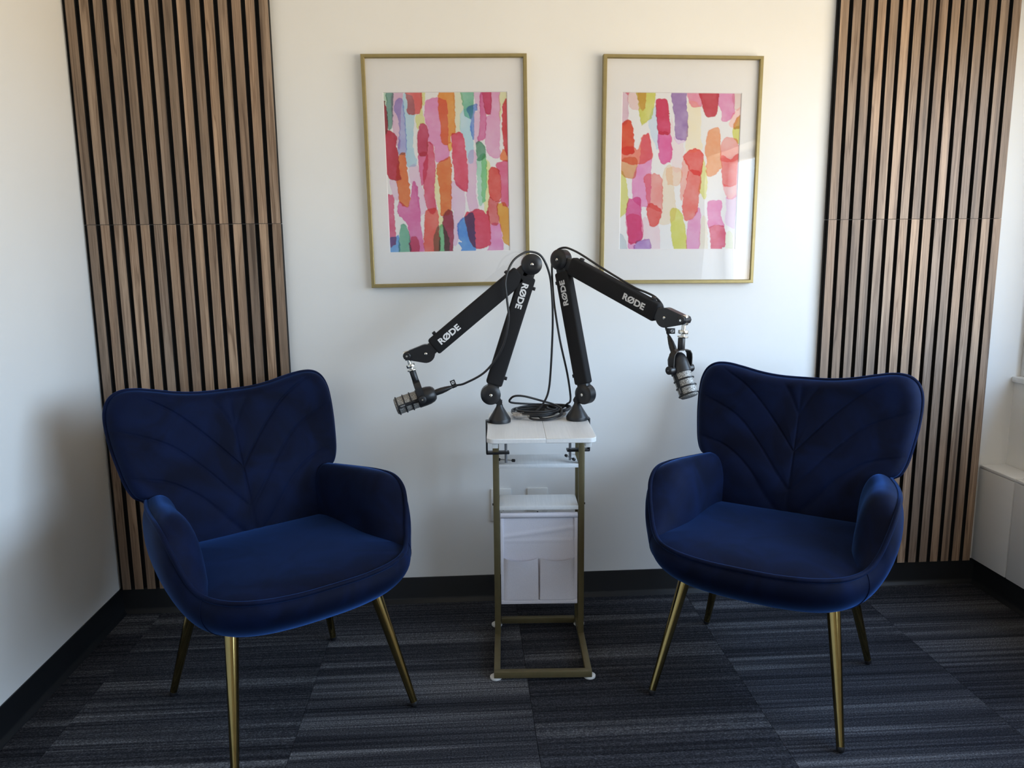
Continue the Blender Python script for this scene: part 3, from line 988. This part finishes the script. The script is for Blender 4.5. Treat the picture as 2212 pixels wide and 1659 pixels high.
    for s in (1, -1):
        for c_ in ([(0.062, 0.806), (0.030, 0.757), (0, 0.700)],
                   [(0.250, 0.826), (0.158, 0.768), (0.078, 0.690), (0, 0.598)],
                   [(0.315, 0.742), (0.185, 0.686), (0.105, 0.613), (0.050, 0.548), (0, 0.490)],
                   [(0.290, 0.616), (0.200, 0.593), (0.125, 0.541), (0.072, 0.478), (0.015, 0.413)]):
            q = spline([(x * s, z, 0) for x, z in c_], 6)
            seams.append([(a, b) for a, b, _ in q])
    def seam_dist(x, z):
        d = np.full(x.shape, 1e9)
        for s in seams:
            for a, b in zip(s, s[1:]):
                a, b = np.array(a), np.array(b)
                e_ = b - a
                t = np.clip(((x - a[0]) * e_[0] + (z - a[1]) * e_[1]) / (e_ @ e_), 0, 1)
                d = np.minimum(d, np.hypot(x - a[0] - t * e_[0], z - a[1] - t * e_[1]))
        return d
    rr = np.concatenate([np.linspace(0.0, 0.90, 84), [0.92, 0.94, 0.955, 0.968, 0.979, 0.988, 0.995, 1.0]])
    RX = ctr[0] + (ring[:, 0] - ctr[0])[:, None] * rr[None, :]
    RZ = ctr[1] + (ring[:, 1] - ctr[1])[:, None] * rr[None, :]
    d = seam_dist(RX, RZ)
    puff = 0.0032 * (1 - np.exp(-(d / 0.016) ** 2)) + 0.0030 * (1 - np.exp(-(d / 0.0030) ** 2))
    fade = 1 - rr[None, :] ** 14
    roll = 0.026 * (1 - np.sqrt(np.clip(1 - np.clip((rr - 0.90) / 0.10, 0, 1) ** 2, 0, 1)))[None, :]
    RY = ybase(RZ) + 0.008 - puff * fade + roll
    rows = []
    for i in range(m):
        row = [(RX[i, j], RY[i, j], RZ[i, j]) for j in range(len(rr))]
        x, z = ring[i]
        yb_ = ybase(z) + 0.034
        for sc, dy in ((1.004, 0.010), (1.006, 0.022), (1.002, 0.034), (0.985, 0.043), (0.94, 0.048), (0.5, 0.052), (0.02, 0.052)):
            row.append((ctr[0] + (x - ctr[0]) * sc, (yb_ if sc > 0.9 else ybase(ctr[1] + (z - ctr[1]) * sc) + 0.034) + dy, ctr[1] + (z - ctr[1]) * sc))
        rows.append(row)
    out['backrest'] = MB().grid(rows, wrap_u=True).mesh('backrest', angle=80)
    pip = [(ctr[0] + (x - ctr[0]) * 1.006, ybase(z) + 0.041, ctr[1] + (z - ctr[1]) * 1.004) for x, z in ring]
    out['back_piping'] = MB().tube(pip, 0.0055, 8, closed=True).mesh('back_piping', angle=80)
    for me in out.values():
        me.materials.append(M['velvet'])
    return out

CM = build_chair_meshes()
LEG_TOP = {(-1, -1): (-0.188, -0.128), (1, -1): (0.188, -0.128), (-1, 1): (-0.172, 0.172), (1, 1): (0.172, 0.172)}
def armchair(loc, rotz, label):
    t = thing('armchair', label, 'chair', loc, rotz, 'blue velvet armchairs with gold legs')
    link('seat', CM['seat'], None, t)
    b = link('backrest', CM['backrest'], None, t)
    link('back_piping', CM['back_piping'], None, b)
    link('armrest', CM['arm_l'], None, t)
    link('armrest', CM['arm_r'], None, t)
    s = link('seat_shell', CM['shell'], None, t)
    link('corner_seam', CM['seam_l'], None, s)
    link('corner_seam', CM['seam_r'], None, s)
    link('piping', CM['piping'], None, t)
    for (sx, sy), (tx, ty) in LEG_TOP.items():
        foot = Vector((sx * 0.240, sy * 0.237, 0.0))
        top = Vector((tx, ty, 0.315))
        ax = (top - foot).normalized()
        Mx = axis_matrix(foot, ax)
        L = (top - foot).length
        lg = MB().lathe([(0.013, 0), (0.013, 0.0094), (0.03, 0.0098), (L, 0.0165), (L, 0)], Mx, 28).build('leg', M['gold_leg'], t)
        MB().lathe([(0.0015, 0), (0.0015, 0.006), (0.004, 0.009), (0.010, 0.0103), (0.0145, 0.0100), (0.0145, 0)], Mx, 20).build('foot_cap', M['black_plastic'], lg)
    return t
armchair((0.683, -0.579, 0), R(35.8), 'blue velvet armchair on the left, nearest the blank white wall')
armchair((1.982, -0.571, 0), R(-35.4), 'blue velvet armchair on the right, with a microphone hanging before its back')

# ------------------------------------------------------------------ gold C-shaped side table
tb = thing('side_table', 'narrow gold frame side table with white boards and a canvas pocket', 'table', (1.375, -0.356, 0), R(-3.0))
GP = M['gold_paint']
MB().box((-0.1375, -0.177, 0.0085), (0.1375, -0.158, 0.027), 0.0012).build('base_rail', GP, tb)
MB().box((-0.118, 0.148, 0.0085), (0.118, 0.165, 0.027), 0.0012).build('base_rail', GP, tb)
for s in (-1, 1):
    MB().box((s * 0.1285 - 0.009, -0.158, 0.0085), (s * 0.1285 + 0.009, 0.170, 0.027), 0.0012).build('base_rail', GP, tb)
    MB().box((s * 0.1275 - 0.009, 0.046, 0.027), (s * 0.1275 + 0.009, 0.062, 0.664), 0.0012).build('post', GP, tb)
    MB().box((s * 0.1275 - 0.009, 0.148, 0.027), (s * 0.1275 + 0.009, 0.163, 0.664), 0.0012).build('post', GP, tb)
    MB().box((s * 0.126 - 0.008, -0.148, 0.664), (s * 0.126 + 0.008, 0.175, 0.6785), 0.001).build('top_rail', M['white_plastic'], tb)
    for y in (-0.160, 0.155):
        MB().lathe([(0.0, 0), (0.0, 0.0155), (0.0015, 0.017), (0.0065, 0.017), (0.0088, 0.014), (0.0088, 0)], axis_matrix((s * 0.132, y, 0.0), (0, 0, 1)), 20).build('foot', M['white_plastic'], tb)
    for z in (0.44, 0.075):
        MB().cyl((s * 0.1363, 0.0535, z), (s * 0.1393, 0.0535, z), 0.0035, seg=12, bev=0.001).build('bolt', M['black_plastic'], tb)
def board(x0, x1, rl, rr_):
    """tabletop board with one rounded front and rear corner"""
    y0, y1 = -0.158, 0.205
    pts = []
    def corner(cx, cy, a0, r):
        if r == 0:
            pts.append((cx, cy))
            return
        sx = 1 if cx < 0 else -1
        sy = 1 if cy < 0.02 else -1
        ox, oy = cx + sx * r, cy + sy * r
        for k in range(7):
            a = a0 + (math.pi / 2) * k / 6
            pts.append((ox + r * math.cos(a), oy + r * math.sin(a)))
    corner(x0, y0, math.pi, rl)
    corner(x1, y0, 1.5 * math.pi, rr_)
    corner(x1, y1, 0, rr_)
    corner(x0, y1, math.pi / 2, rl)
    bm = bmesh.new()
    b = MB().prism(pts, 0.679, 0.692)
    me = b.mesh('board')
    bm.from_mesh(me)
    es = [e_ for e_ in bm.edges if abs(e_.verts[0].co.z - e_.verts[1].co.z) < 1e-5]
    bmesh.ops.bevel(bm, geom=es, offset=0.0012, segments=2, profile=0.5, affect='EDGES')
    bm.to_mesh(me)
    bm.free()
    link('tabletop_board', me, M['white_board'], tb)
board(-0.149, 0.0112, 0.022, 0)
board(0.0118, 0.148, 0, 0.022)
for z in (0.553, 0.423):
    MB().box((-0.1183, 0.047, z), (0.1183, 0.160, z + 0.012), 0.001).build('shelf', M['white_board'], tb)
# canvas hanging pocket
random.seed(3)
pk = []
NXF, NZF = 40, 60
for i in range(NXF + 1):
    x = -0.1165 + 0.233 * i / NXF
    row = []
    for j in range(NZF + 1):
        z = 0.408 - 0.283 * j / NZF
        y = 0.052 - 0.0022 * math.sin(9 * (x + 0.5 * z) + 1.0) * math.sin(22 * z) - 0.0022 * math.exp(-((z - 0.352 - 0.13 * x) / 0.006) ** 2) - 0.0014 * math.exp(-((z - 0.325) / 0.004) ** 2)
        row.append((x, y, z))
    pk.append(row)
cv = MB().grid(pk)
cv.grid([[(x, y + 0.0022, z) for x, y, z in row] for row in pk])
sling = cv.build('canvas_pocket', M['fabric'], tb, angle=80)
MB().cyl((-0.1165, 0.0515, 0.4055), (0.1165, 0.0515, 0.4055), 0.0085, seg=18, bev=0.001).build('top_hem', M['fabric'], sling)
for s in (-1, 1):
    MB().box((s * 0.1115 - 0.005, 0.0465, 0.127), (s * 0.1115 + 0.005, 0.0505, 0.398), 0.0015).build('side_hem', M['fabric'], sling)
    pr = []
    x_in, x_out = s * 0.0022, s * 0.107
    for i in range(15):
        u = i / 14
        row = []
        for j in range(19):
            w = j / 18
            x = x_in + (x_out - x_in) * u + s * (0.0012 * (1 - w)) * (1 if i == 0 else 0)
            z = 0.272 - 0.134 * w - 0.006 * math.sin(math.pi * u) * (1 - w)
            bulge = (0.004 + 0.012 * (1 - w) ** 1.5 * math.sin(math.pi * min(1, u * 1.0)) ** 0.7)
            row.append((x, 0.0475 - bulge * (1 if u < 1 else 0.3), z))
        pr.append(row)
    b = MB().grid(pr)
    b.grid([[(x, y + 0.0018, z) for x, y, z in row] for row in pr])
    b.build('pocket', M['fabric'], sling, angle=80)
MB().box((-0.1165, 0.0445, 0.124), (0.1165, 0.0500, 0.137), 0.002).build('bottom_hem', M['fabric'], sling)

# ------------------------------------------------------------------ boom arms, microphones, cables
def hull2(c0, r0, c1, r1, n=14):
    """outline of two circles joined by tangents"""
    c0, c1 = Vector(c0), Vector(c1)
    d = c1 - c0
    L = d.length
    base = math.atan2(d.y, d.x)
    k = math.acos(max(-1, min(1, (r0 - r1) / L)))
    pts = []
    for i in range(n + 1):
        a = base + k + (2 * math.pi - 2 * k) * i / n
        pts.append((c0.x + r0 * math.cos(a), c0.y + r0 * math.sin(a)))
    for i in range(n + 1):
        a = base - k + (2 * k) * i / n
        pts.append((c1.x + r1 * math.cos(a), c1.y + r1 * math.sin(a)))
    return pts

def boom_arm(label, axis_xy, theta, Jn, En, Wn, Hn, side, text_lower_flip, text_upper_flip):
    """axis_xy: swivel axis of the clamp base; all points are (s, z) in the arm's vertical plane"""
    ztop = 0.6925
    root = thing('boom_arm', label, 'microphone arm', (axis_xy[0], axis_xy[1], ztop), 0, 'black boom arms clamped to the side table')
    e_ = Vector((math.cos(theta), -math.sin(theta), 0))
    n_ = Vector((-math.sin(theta), -math.cos(theta), 0))
    u_ = Vector((0, 0, 1))
    F = frame((0, 0, -ztop), e_, u_, n_)        # local (s, z, depth toward the room)
    P3 = lambda p, d=0.0: F @ Vector((p[0], p[1], d))
    J, E, W, H = (Vector(p) for p in (Jn, En, Wn, Hn))
    # --- base cone
    MB().lathe([(0, 0), (0.0, 0.031), (0.001, 0.0325), (0.009, 0.0325), (0.011, 0.0318), (0.030, 0.020), (0.046, 0.0105), (0.052, 0.009), (0.052, 0)],
               axis_matrix((0, 0, 0.0004), (0, 0, 1)), 40).build('base_cone', M['black_plastic'], root)
    MB().cyl((0, 0, 0.050), (0, 0, 0.066), 0.0078, seg=20).build('swivel_pin', M['black_plastic'], root)
    # --- clamp: bracket, screw, handle
    sx = side
    xo = sx * abs(axis_xy[2])                      # outer edge of the table measured from the axis
    br = MB()
    path = [(sx * 0.012, 0.004), (xo + sx * 0.006, 0.004), (xo + sx * 0.006, -0.093), (xo - sx * 0.060, -0.093)]
    th = 0.0035
    br.box((min(sx * 0.012, xo + sx * 0.005), -0.0125, 0.0012), (max(sx * 0.012, xo + sx * 0.005), 0.0125, 0.0060), 0.001)
    br.box((min(xo + sx * 0.002, xo + sx * 0.007), -0.0125, -0.095), (max(xo + sx * 0.002, xo + sx * 0.007), 0.0125, 0.006), 0.0015)
    br.box((min(xo + sx * 0.006, xo - sx * 0.062), -0.0125, -0.096), (max(xo + sx * 0.006, xo - sx * 0.062), 0.0125, -0.089), 0.0015)
    br.build('clamp_bracket', M['black_plastic'], root)
    sc = MB()
    px = xo - sx * 0.052
    sc.cyl((px, 0, -0.124), (px, 0, -0.022), 0.0040, seg=14)
    sc.cyl((px, 0, -0.022), (px, 0, -0.0145), 0.011, seg=18, bev=0.001)
    screw = sc.build('clamp_screw', M['steel'], root)
    hd = Vector((0.92, -0.36, 0)) if side < 0 else Vector((0.35, -0.93, 0))
    hc = Vector((px, 0, -0.116))
    MB().cyl(hc - hd * 0.020, hc + hd * 0.020, 0.0020, seg=10).build('handle_bar', M['steel'], screw)
    for s in (-1, 1):
        MB().cyl(hc + hd * (s * 0.018), hc + hd * (s * 0.029), 0.0046, seg=14, bev=0.002).build('handle_knob', M['black_plastic'], screw)
    # --- neck between pin and first joint
    nk = MB()
    nk.prism(hull2((0.0, 0.752), 0.0075, (J.x * 1.0, J.y), 0.020), -0.010, 0.010, F)
    nk.build('neck', M['black_plastic'], root)
    # --- joint discs
    def disc(c, r, half, name):
        o = MB().lathe([(-half, 0), (-half, r * 0.45), (-half + 0.0035, r * 0.86), (-half + 0.0065, r), (half - 0.0065, r), (half - 0.0035, r * 0.86), (half, r * 0.45), (half - 0.001, r * 0.28), (half - 0.001, 0)],
                       axis_matrix(P3(c), n_), 40).build(name, M['black_plastic'], root)
        MB().lathe([(half - 0.0012, 0.0), (half - 0.0012, 0.0046), (half + 0.0006, 0.0042), (half + 0.0015, 0.0025), (half + 0.0017, 0)], axis_matrix(P3(c), n_), 16).build('bolt', M['silver'], o)
        return o
    disc(J, 0.0292, 0.019, 'base_joint')
    disc(E, 0.0298, 0.020, 'elbow_joint')
    # --- arm segments
    def segment(A, B, a0, b0, w, name, txt_at, flip, text_side):
        d = (B - A).normalized()
        nn = Vector((-d.y, d.x))
        L = (B - A).length
        Fs = F @ Matrix(((d.x, nn.x, 0, A.x), (d.y, nn.y, 0, A.y), (0, 0, 1, 0), (0, 0, 0, 1)))
        sl = MB().box((a0, -w / 2, -0.0150), (L - b0, w / 2, 0.0150), 0.0065, Fs, seg=3).build(name, M['black_sleeve'], root)
        for q0, q1 in ((0.012, a0 + 0.01), (L - b0 - 0.01, L - 0.012)):
            MB().box((q0, -0.0175, -0.011), (q1, 0.0175, 0.011), 0.003, Fs).build('link_bar', M['black_plastic'], sl)
        me = text_mesh('R\u00d8DE', 0.074, 0.0195)
        ang = 0 if not flip else math.pi
        T = Matrix.Translation((txt_at, 0, 0.0155)) @ Matrix.Rotation(ang, 4, 'Z')
        me.transform(Fs @ T)
        link('lettering', me, M['white_ink'], sl)
        for x in (a0 + 0.028, L - b0 - 0.028):
            y = text_side * (w / 2)
            MB().box((x - 0.005, min(y - text_side * 0.002, y + text_side * 0.008), -0.006), (x + 0.005, max(y - text_side * 0.002, y + text_side * 0.008), 0.006), 0.0012, Fs).build('cable_clip', M['black_plastic'], sl)
        return Fs
    segment(J, E, 0.030, 0.036, 0.048, 'lower_arm', text_lower_flip[0], text_lower_flip[1], text_lower_flip[2])
    segment(E, W, 0.042, 0.028, 0.052, 'upper_arm', text_upper_flip[0], text_upper_flip[1], text_upper_flip[2])
    # --- wrist and microphone head joint
    wr2 = MB().prism(hull2((W.x, W.y), 0.0265, (H.x, H.y), 0.0115), -0.012, 0.012, F)
    o = wr2.build('wrist_joint', M['black_plastic'], root)
    MB().lathe([(0.0115, 0), (0.0115, 0.0046), (0.0132, 0.0040), (0.0142, 0.0022), (0.0143, 0)], axis_matrix(P3(W), n_), 16).build('bolt', M['silver'], o)
    return root, F, P3, e_, n_, ztop

def head_joint(root, hp, n_, stem_dir, nut_at):
    """steel pivot block, stem rod and the two thread nuts; hp in root space"""
    e2 = n_.cross(stem_dir).normalized()
    hb = MB()
    hb.box((-0.0095, -0.0130, -0.0075), (0.0095, 0.0130, 0.0075), 0.0015, frame(hp, e2, stem_dir, n_))
    hd = hb.build('head_block', M['silver'], root)
    for s in (-1, 1):
        MB().lathe([(0, 0), (0, 0.0105), (0.001, 0.0115), (0.011, 0.0115), (0.0135, 0.009), (0.0135, 0)], axis_matrix(hp + n_ * (s * 0.0074), n_ * s), 8).build('knob', M['black_plastic'], hd)
        MB().cyl(hp + n_ * (s * 0.0200), hp + n_ * (s * 0.0215), 0.0030, seg=12).build('bolt', M['silver'], hd)
    d = stem_dir
    MB().cyl(hp + d * 0.008, hp + d * (nut_at + 0.028), 0.0054, seg=14).build('stem_rod', M['silver'], hd)
    a = hp + d * nut_at
    MB().cyl(a, a + d * 0.0095, 0.0132, seg=28, bev=0.001).build('thread_nut', M['silver'], hd)
    a = hp + d * (nut_at + 0.0150)
    MB().cyl(a, a + d * 0.0040, 0.0142, seg=28, bev=0.001).build('washer', M['silver'], hd)

def microphone(label, pivot, axis, pin, stem_from, lab_side):
    """pivot: centre of the yoke pins; axis: rear->front; pin: pin axis; stem_from: lower nut position"""
    t = thing('microphone', label, 'microphone', pivot, 0, 'black microphones on the boom arms')
    a = Vector(axis).normalized()
    b = Vector(pin)
    b = (b - a * b.dot(a)).normalized()
    c = a.cross(b)
    Fm = frame((0, 0, 0), a, b, c)
    r = 0.0272
    MB().lathe([(-0.044, 0), (-0.044, 0.012), (-0.041, 0.0185), (-0.034, 0.0235), (-0.022, 0.0266), (-0.010, r), (0.0115, r), (0.0125, r - 0.002), (0.0125, 0)], Fm, 40).build('body', M['black_plastic'], t)
    g = MB().lathe([(0.012, 0), (0.012, 0.0250), (0.071, 0.0250), (0.0755, 0.0243), (0.0785, 0.021), (0.0795, 0.012), (0.0797, 0)], Fm, 48).build('grille', M['grille'], t, angle=60)
    for x in (0.0305, 0.0505, 0.0715):
        MB().lathe([(x - 0.0020, 0.0245), (x - 0.0020, 0.0268), (x - 0.001, 0.0278), (x + 0.001, 0.0278), (x + 0.0020, 0.0268), (x + 0.0020, 0.0245), (x - 0.0020, 0.0245)], Fm, 40).build('guard_ring', M['black_plastic'], g)
    for s in (-1, 1):
        sp = MB()
        K = []
        for i in range(7):
            al = -0.19 + 0.38 * i / 6
            K.append([(x, s * 0.0274 * math.cos(al), 0.0274 * math.sin(al)) for x in (0.010, 0.0725)])
        sp.grid([[Fm @ Vector(p) for p in row] for row in K])
        sp.grid([[Fm @ Vector((p[0], p[1] * 0.9, p[2])) for p in row] for row in K])
        sp.build('spine', M['black_plastic'], g)
    me = text_mesh('R\u00d8DE', 0.013, 0.0042, 0.02)
    ls = lab_side
    # lettering lies on the spine facing the pin side
    T = frame((0.0585, ls * 0.0278, 0), (-1, 0, 0) if ls > 0 else (1, 0, 0), (0, 0, 1), (0, ls, 0))
    if Fm.to_3x3().determinant() < 0:
        pass
    me.transform(Fm @ T)
    link('lettering', me, M['grey_ink'], g)
    # yoke
    sd = Vector(stem_from) - Vector(pivot)
    upv = (sd - b * sd.dot(b)).normalized()
    hw = 0.0345
    side_dir = upv.cross(b).normalized()
    H2 = 0.052
    pathy = []
    for y, z in ((-hw, -0.004), (-hw, 0.012), (-hw, 0.030), (-hw * 0.95, 0.040), (-hw * 0.75, 0.0485), (-hw * 0.4, H2), (0, H2), (hw * 0.4, H2), (hw * 0.75, 0.0485), (hw * 0.95, 0.040), (hw, 0.030), (hw, 0.012), (hw, -0.004)):
        pathy.append((y, z))
    yk = MB()
    G = []
    for i, (y, z) in enumerate(pathy):
        p0 = Vector(pathy[max(i - 1, 0)])
        p1 = Vector(pathy[min(i + 1, len(pathy) - 1)])
        tn = (p1 - p0).normalized()
        nn = Vector((-tn.y, tn.x))
        wd = 0.0095
        ring = []
        for dn, dw in ((0.0013, -wd), (0.0013, wd), (-0.0013, wd), (-0.0013, -wd), (0.0013, -wd)):
            q = b * (y + nn.x * dn) + upv * (z + nn.y * dn) + side_dir * dw
            ring.append(q)
        G.append(ring)
    yk.grid(G)
    yoke = yk.build('yoke', M['black_plastic'], t, angle=30)
    for s in (-1, 1):
        kb = MB().cyl(b * (s * 0.0265), b * (s * 0.0455), 0.0112, seg=28, bev=0.002).build('pivot_knob', M['black_plastic'], yoke)
        MB().cyl(b * (s * 0.0450), b * (s * 0.0462), 0.0024, seg=12).build('bolt', M['silver'], kb)
    top = upv * (H2 - 0.002)
    MB().cyl(top, top + upv * (sd.length - H2 + 0.001), 0.0095, seg=24, bev=0.001).build('thread_socket', M['black_plastic'], t)
    return t, a, b

# ---- left arm (plane parallel to the back wall)
AX_L = (1.2640, -0.2950, 0.0350)
rootL, FL, P3L, eL, nL, ZT = boom_arm('boom arm on the left of the table, folded out toward the left chair', AX_L, 0.0,
    (-0.026, 0.776), (0.096, 1.151), (-0.211, 0.900), (-0.265, 0.895), -1,
    (0.300, True, -1), (0.308, True, -1))

hL = P3L((-0.265, 0.895))
dL = (Vector((1.036, -0.295, 0.770 - ZT)) - (Vector((AX_L[0], AX_L[1], 0)) + hL)).normalized()
head_joint(rootL, hL, nL, dL, 0.027)
nutL = Vector((AX_L[0], AX_L[1], ZT)) + hL + dL * 0.046
micL, aL, bL = microphone('microphone hanging sideways from the left boom arm, over the left chair', (1.036, -0.295, 0.770), (-0.95, -0.13, -0.30), (0, -1, 0), tuple(nutL), 1)

# ---- right arm (its plane is swung 45 degrees toward the room)
AX_R = (1.4950, -0.2850, 0.0310)
rootR, FR, P3R, eR, nR, ZT = boom_arm('boom arm on the right of the table, reaching toward the right chair', AX_R, R(45),
    (0.030, 0.773), (-0.061, 1.163), (0.294, 1.010), (0.347, 1.006), 1,
    (0.302, False, 1), (0.285, False, 1))
hR = P3R((0.347, 1.006))
pivR = Vector((1.733, -0.530, 0.876))
dR = (pivR - (Vector((AX_R[0], AX_R[1], ZT)) + hR)).normalized()
head_joint(rootR, hR, nR, dR, 0.027)
nutR = Vector((AX_R[0], AX_R[1], ZT)) + hR + dR * 0.046
micR, aR, bR = microphone('microphone tilted down from the right boom arm, showing its mesh front', tuple(pivR), (0.24, -0.38, -0.885), (0.845, 0.53, 0), tuple(nutR), -1)

# ---- cables
CR = 0.0032
def connector(a, d, parent, base, name='plug'):
    d = Vector(d).normalized()
    o = MB().lathe([(0, 0), (0, 0.0092), (0.020, 0.0094), (0.024, 0.0088), (0.028, 0.0085), (0.050, 0.0048), (0.052, 0.0040), (0.052, 0)],
                   axis_matrix(Vector(a) - Vector(base), d), 24).build(name, M['black_plastic'], parent)
    for k in range(3):
        x = 0.0315 + k * 0.005
        rr_ = 0.0079 - 0.0009 * k
        MB().lathe([(x, rr_ - 0.001), (x, rr_ + 0.0006), (x + 0.002, rr_ + 0.0002), (x + 0.002, rr_ - 0.001)], axis_matrix(Vector(a) - Vector(base), d), 20).build('grip_ring', M['black_plastic'], o)
    return o

def cable_tag(p, right, upv, parent, base):
    """small flag with a printed mark, facing the room"""
    r_ = Vector(right).normalized()
    u_ = Vector(upv).normalized()
    n_ = r_.cross(u_)
    F = frame(Vector(p) - Vector(base), r_, u_, n_)
    tg = MB().box((-0.0075, -0.0048, -0.0046), (0.0075, 0.0034, 0.0046), 0.0015, F).build('cable_tag', M['black_plastic'], parent)
    MB().box((-0.0075, 0.0, -0.0012), (0.0075, 0.0185, 0.0012), 0.0010, F).build('flag', M['black_plastic'], tg)
    me = text_mesh('\u00d8', 0.0085, 0.0095, 0.01)
    me.transform(F @ Matrix.Translation((0, 0.0110, 0.0016)))
    link('printed_mark', me, M['white_ink'], tg)
    return tg

def wrapped_plug(a, b, parent, base):
    a, b, o = Vector(a), Vector(b), Vector(base)
    d = (b - a)
    L = d.length
    p = MB().lathe([(0, 0), (0, 0.0078), (0.001, 0.0088), (L * 0.55, 0.0088), (L * 0.6, 0.0078), (L, 0.0045), (L, 0)], axis_matrix(a - o, d), 20).build('wrapped_plug', M['steel'], parent)
    rn = random.Random(int(a.x * 1000))
    rows = []
    for i in range(9):
        x = -0.006 + (L + 0.012) * i / 8
        row = []
        for k in range(13):
            an = 2 * math.pi * (k % 12) / 12
            rr_ = 0.0105 + 0.0012 * math.sin(an * 3 + i * 1.7) + 0.0006 * math.cos(an * 5 + i)
            row.append(axis_matrix(a - o, d) @ Vector((x, rr_ * math.cos(an), rr_ * math.sin(an))))
        rows.append(row)
    MB().grid(rows).build('plastic_wrap', M['film'], p, angle=20)

def coil(c, rx, ry, z0, turns, ph0, seed, dz):
    rn = random.Random(seed)
    pts = []
    N = int(turns * 20)
    for i in range(N + 1):
        t = i / 20
        ph = ph0 + 2 * math.pi * t
        k = 0.93 + 0.08 * math.sin(2.3 * t + seed) + 0.04 * math.sin(5.1 * t)
        pts.append((c[0] + 0.006 * math.sin(1.7 * t + seed) + rx * k * math.cos(ph), c[1] + ry * k * math.sin(ph), z0 + dz * t + 0.0008 * math.sin(2 * ph + t)))
    return pts

ZTB = 0.6925
baseL = (1.378, -0.228, ZTB)
cL = thing('microphone_cable', 'long black cable looping over the left boom arm and coiled on the table', 'cable', baseL)
rearL = Vector((1.036, -0.295, 0.770)) - aL * 0.043
endL = rearL - aL * 0.052
ctl = [tuple(endL - aL * -0.004), tuple(endL - aL * 0.012), (1.166, -0.300, 0.812), (1.224, -0.318, 0.848), (1.271, -0.326, 0.913), (1.291, -0.328, 0.992),
       (1.287, -0.328, 1.057), (1.284, -0.326, 1.108), (1.303, -0.316, 1.157), (1.333, -0.304, 1.181), (1.360, -0.295, 1.1865), (1.390, -0.287, 1.173),
       (1.412, -0.279, 1.128), (1.421, -0.273, 1.070), (1.424, -0.270, 0.977), (1.419, -0.266, 0.850), (1.412, -0.260, 0.775), (1.395, -0.256, 0.735), (1.372, -0.262, 0.712)]
ring = coil((1.378, -0.228), 0.074, 0.062, 0.6985, 4.6, R(-120), 2, 0.0046)
tail = [(1.302, -0.232, 0.738), (1.300, -0.242, 0.752), (1.315, -0.248, 0.761), (1.345, -0.246, 0.758), (1.395, -0.238, 0.742), (1.436, -0.236, 0.728), (1.453, -0.250, 0.716), (1.440, -0.278, 0.703), (1.400, -0.298, 0.697), (1.362, -0.292, 0.698), (1.350, -0.276, 0.702)]
path = spline(ctl, 8) + spline([ctl[-1]] + ring[2::2] + tail, 4)[1:]
MB().tube([tuple(Vector(p) - Vector(baseL)) for p in path], CR, 8).build('cord', M['cable'], cL, angle=80)
connector(rearL, -aL, cL, baseL)
cable_tag(tuple(Vector(path[6]) + Vector((0.0, -0.001, 0.0))), (0.93, 0, 0.37), (-0.37, 0, 0.93), cL, baseL)
wrapped_plug((1.306, -0.262, 0.7045), (1.350, -0.275, 0.7040), cL, baseL)

baseR = (1.455, -0.205, ZTB)
cR = thing('microphone_cable', 'black cable clipped along the right boom arm', 'cable', baseR)
rearR = pivR - aR * 0.043
endR = rearR - aR * 0.052
ctl = [tuple(endR + aR * 0.004), tuple(endR - aR * 0.010), (1.7035, -0.486, 0.985), (1.702, -0.474, 1.012), (1.697, -0.470, 1.040), (1.680, -0.462, 1.062), (1.660, -0.444, 1.074), (1.633, -0.420, 1.0865),
       (1.588, -0.375, 1.1165), (1.545, -0.332, 1.147), (1.508, -0.296, 1.1745), (1.484, -0.272, 1.1895), (1.462, -0.250, 1.1975), (1.442, -0.229, 1.190), (1.430, -0.217, 1.165), (1.428, -0.219, 1.120),
       (1.431, -0.235, 1.050), (1.435, -0.256, 1.000), (1.447, -0.268, 0.922), (1.468, -0.262, 0.830), (1.480, -0.243, 0.765), (1.484, -0.215, 0.735), (1.478, -0.190, 0.722)]
ring = coil((1.447, -0.208), 0.036, 0.040, 0.7065, 2.4, R(30), 5, 0.0052)
path = spline(ctl, 8) + spline([ctl[-1]] + ring[1::2], 4)[1:]
MB().tube([tuple(Vector(p) - Vector(baseR)) for p in path], CR, 8).build('cord', M['cable'], cR, angle=80)
connector(rearR, -aR, cR, baseR)
cable_tag(tuple(Vector(path[8]) + Vector((0.001, -0.002, 0.004))), (0, 0, -1), (1, -0.1, 0), cR, baseR)
wrapped_plug((1.460, -0.240, 0.7035), (1.482, -0.176, 0.7040), cR, baseR)

bpy.context.view_layer.update()
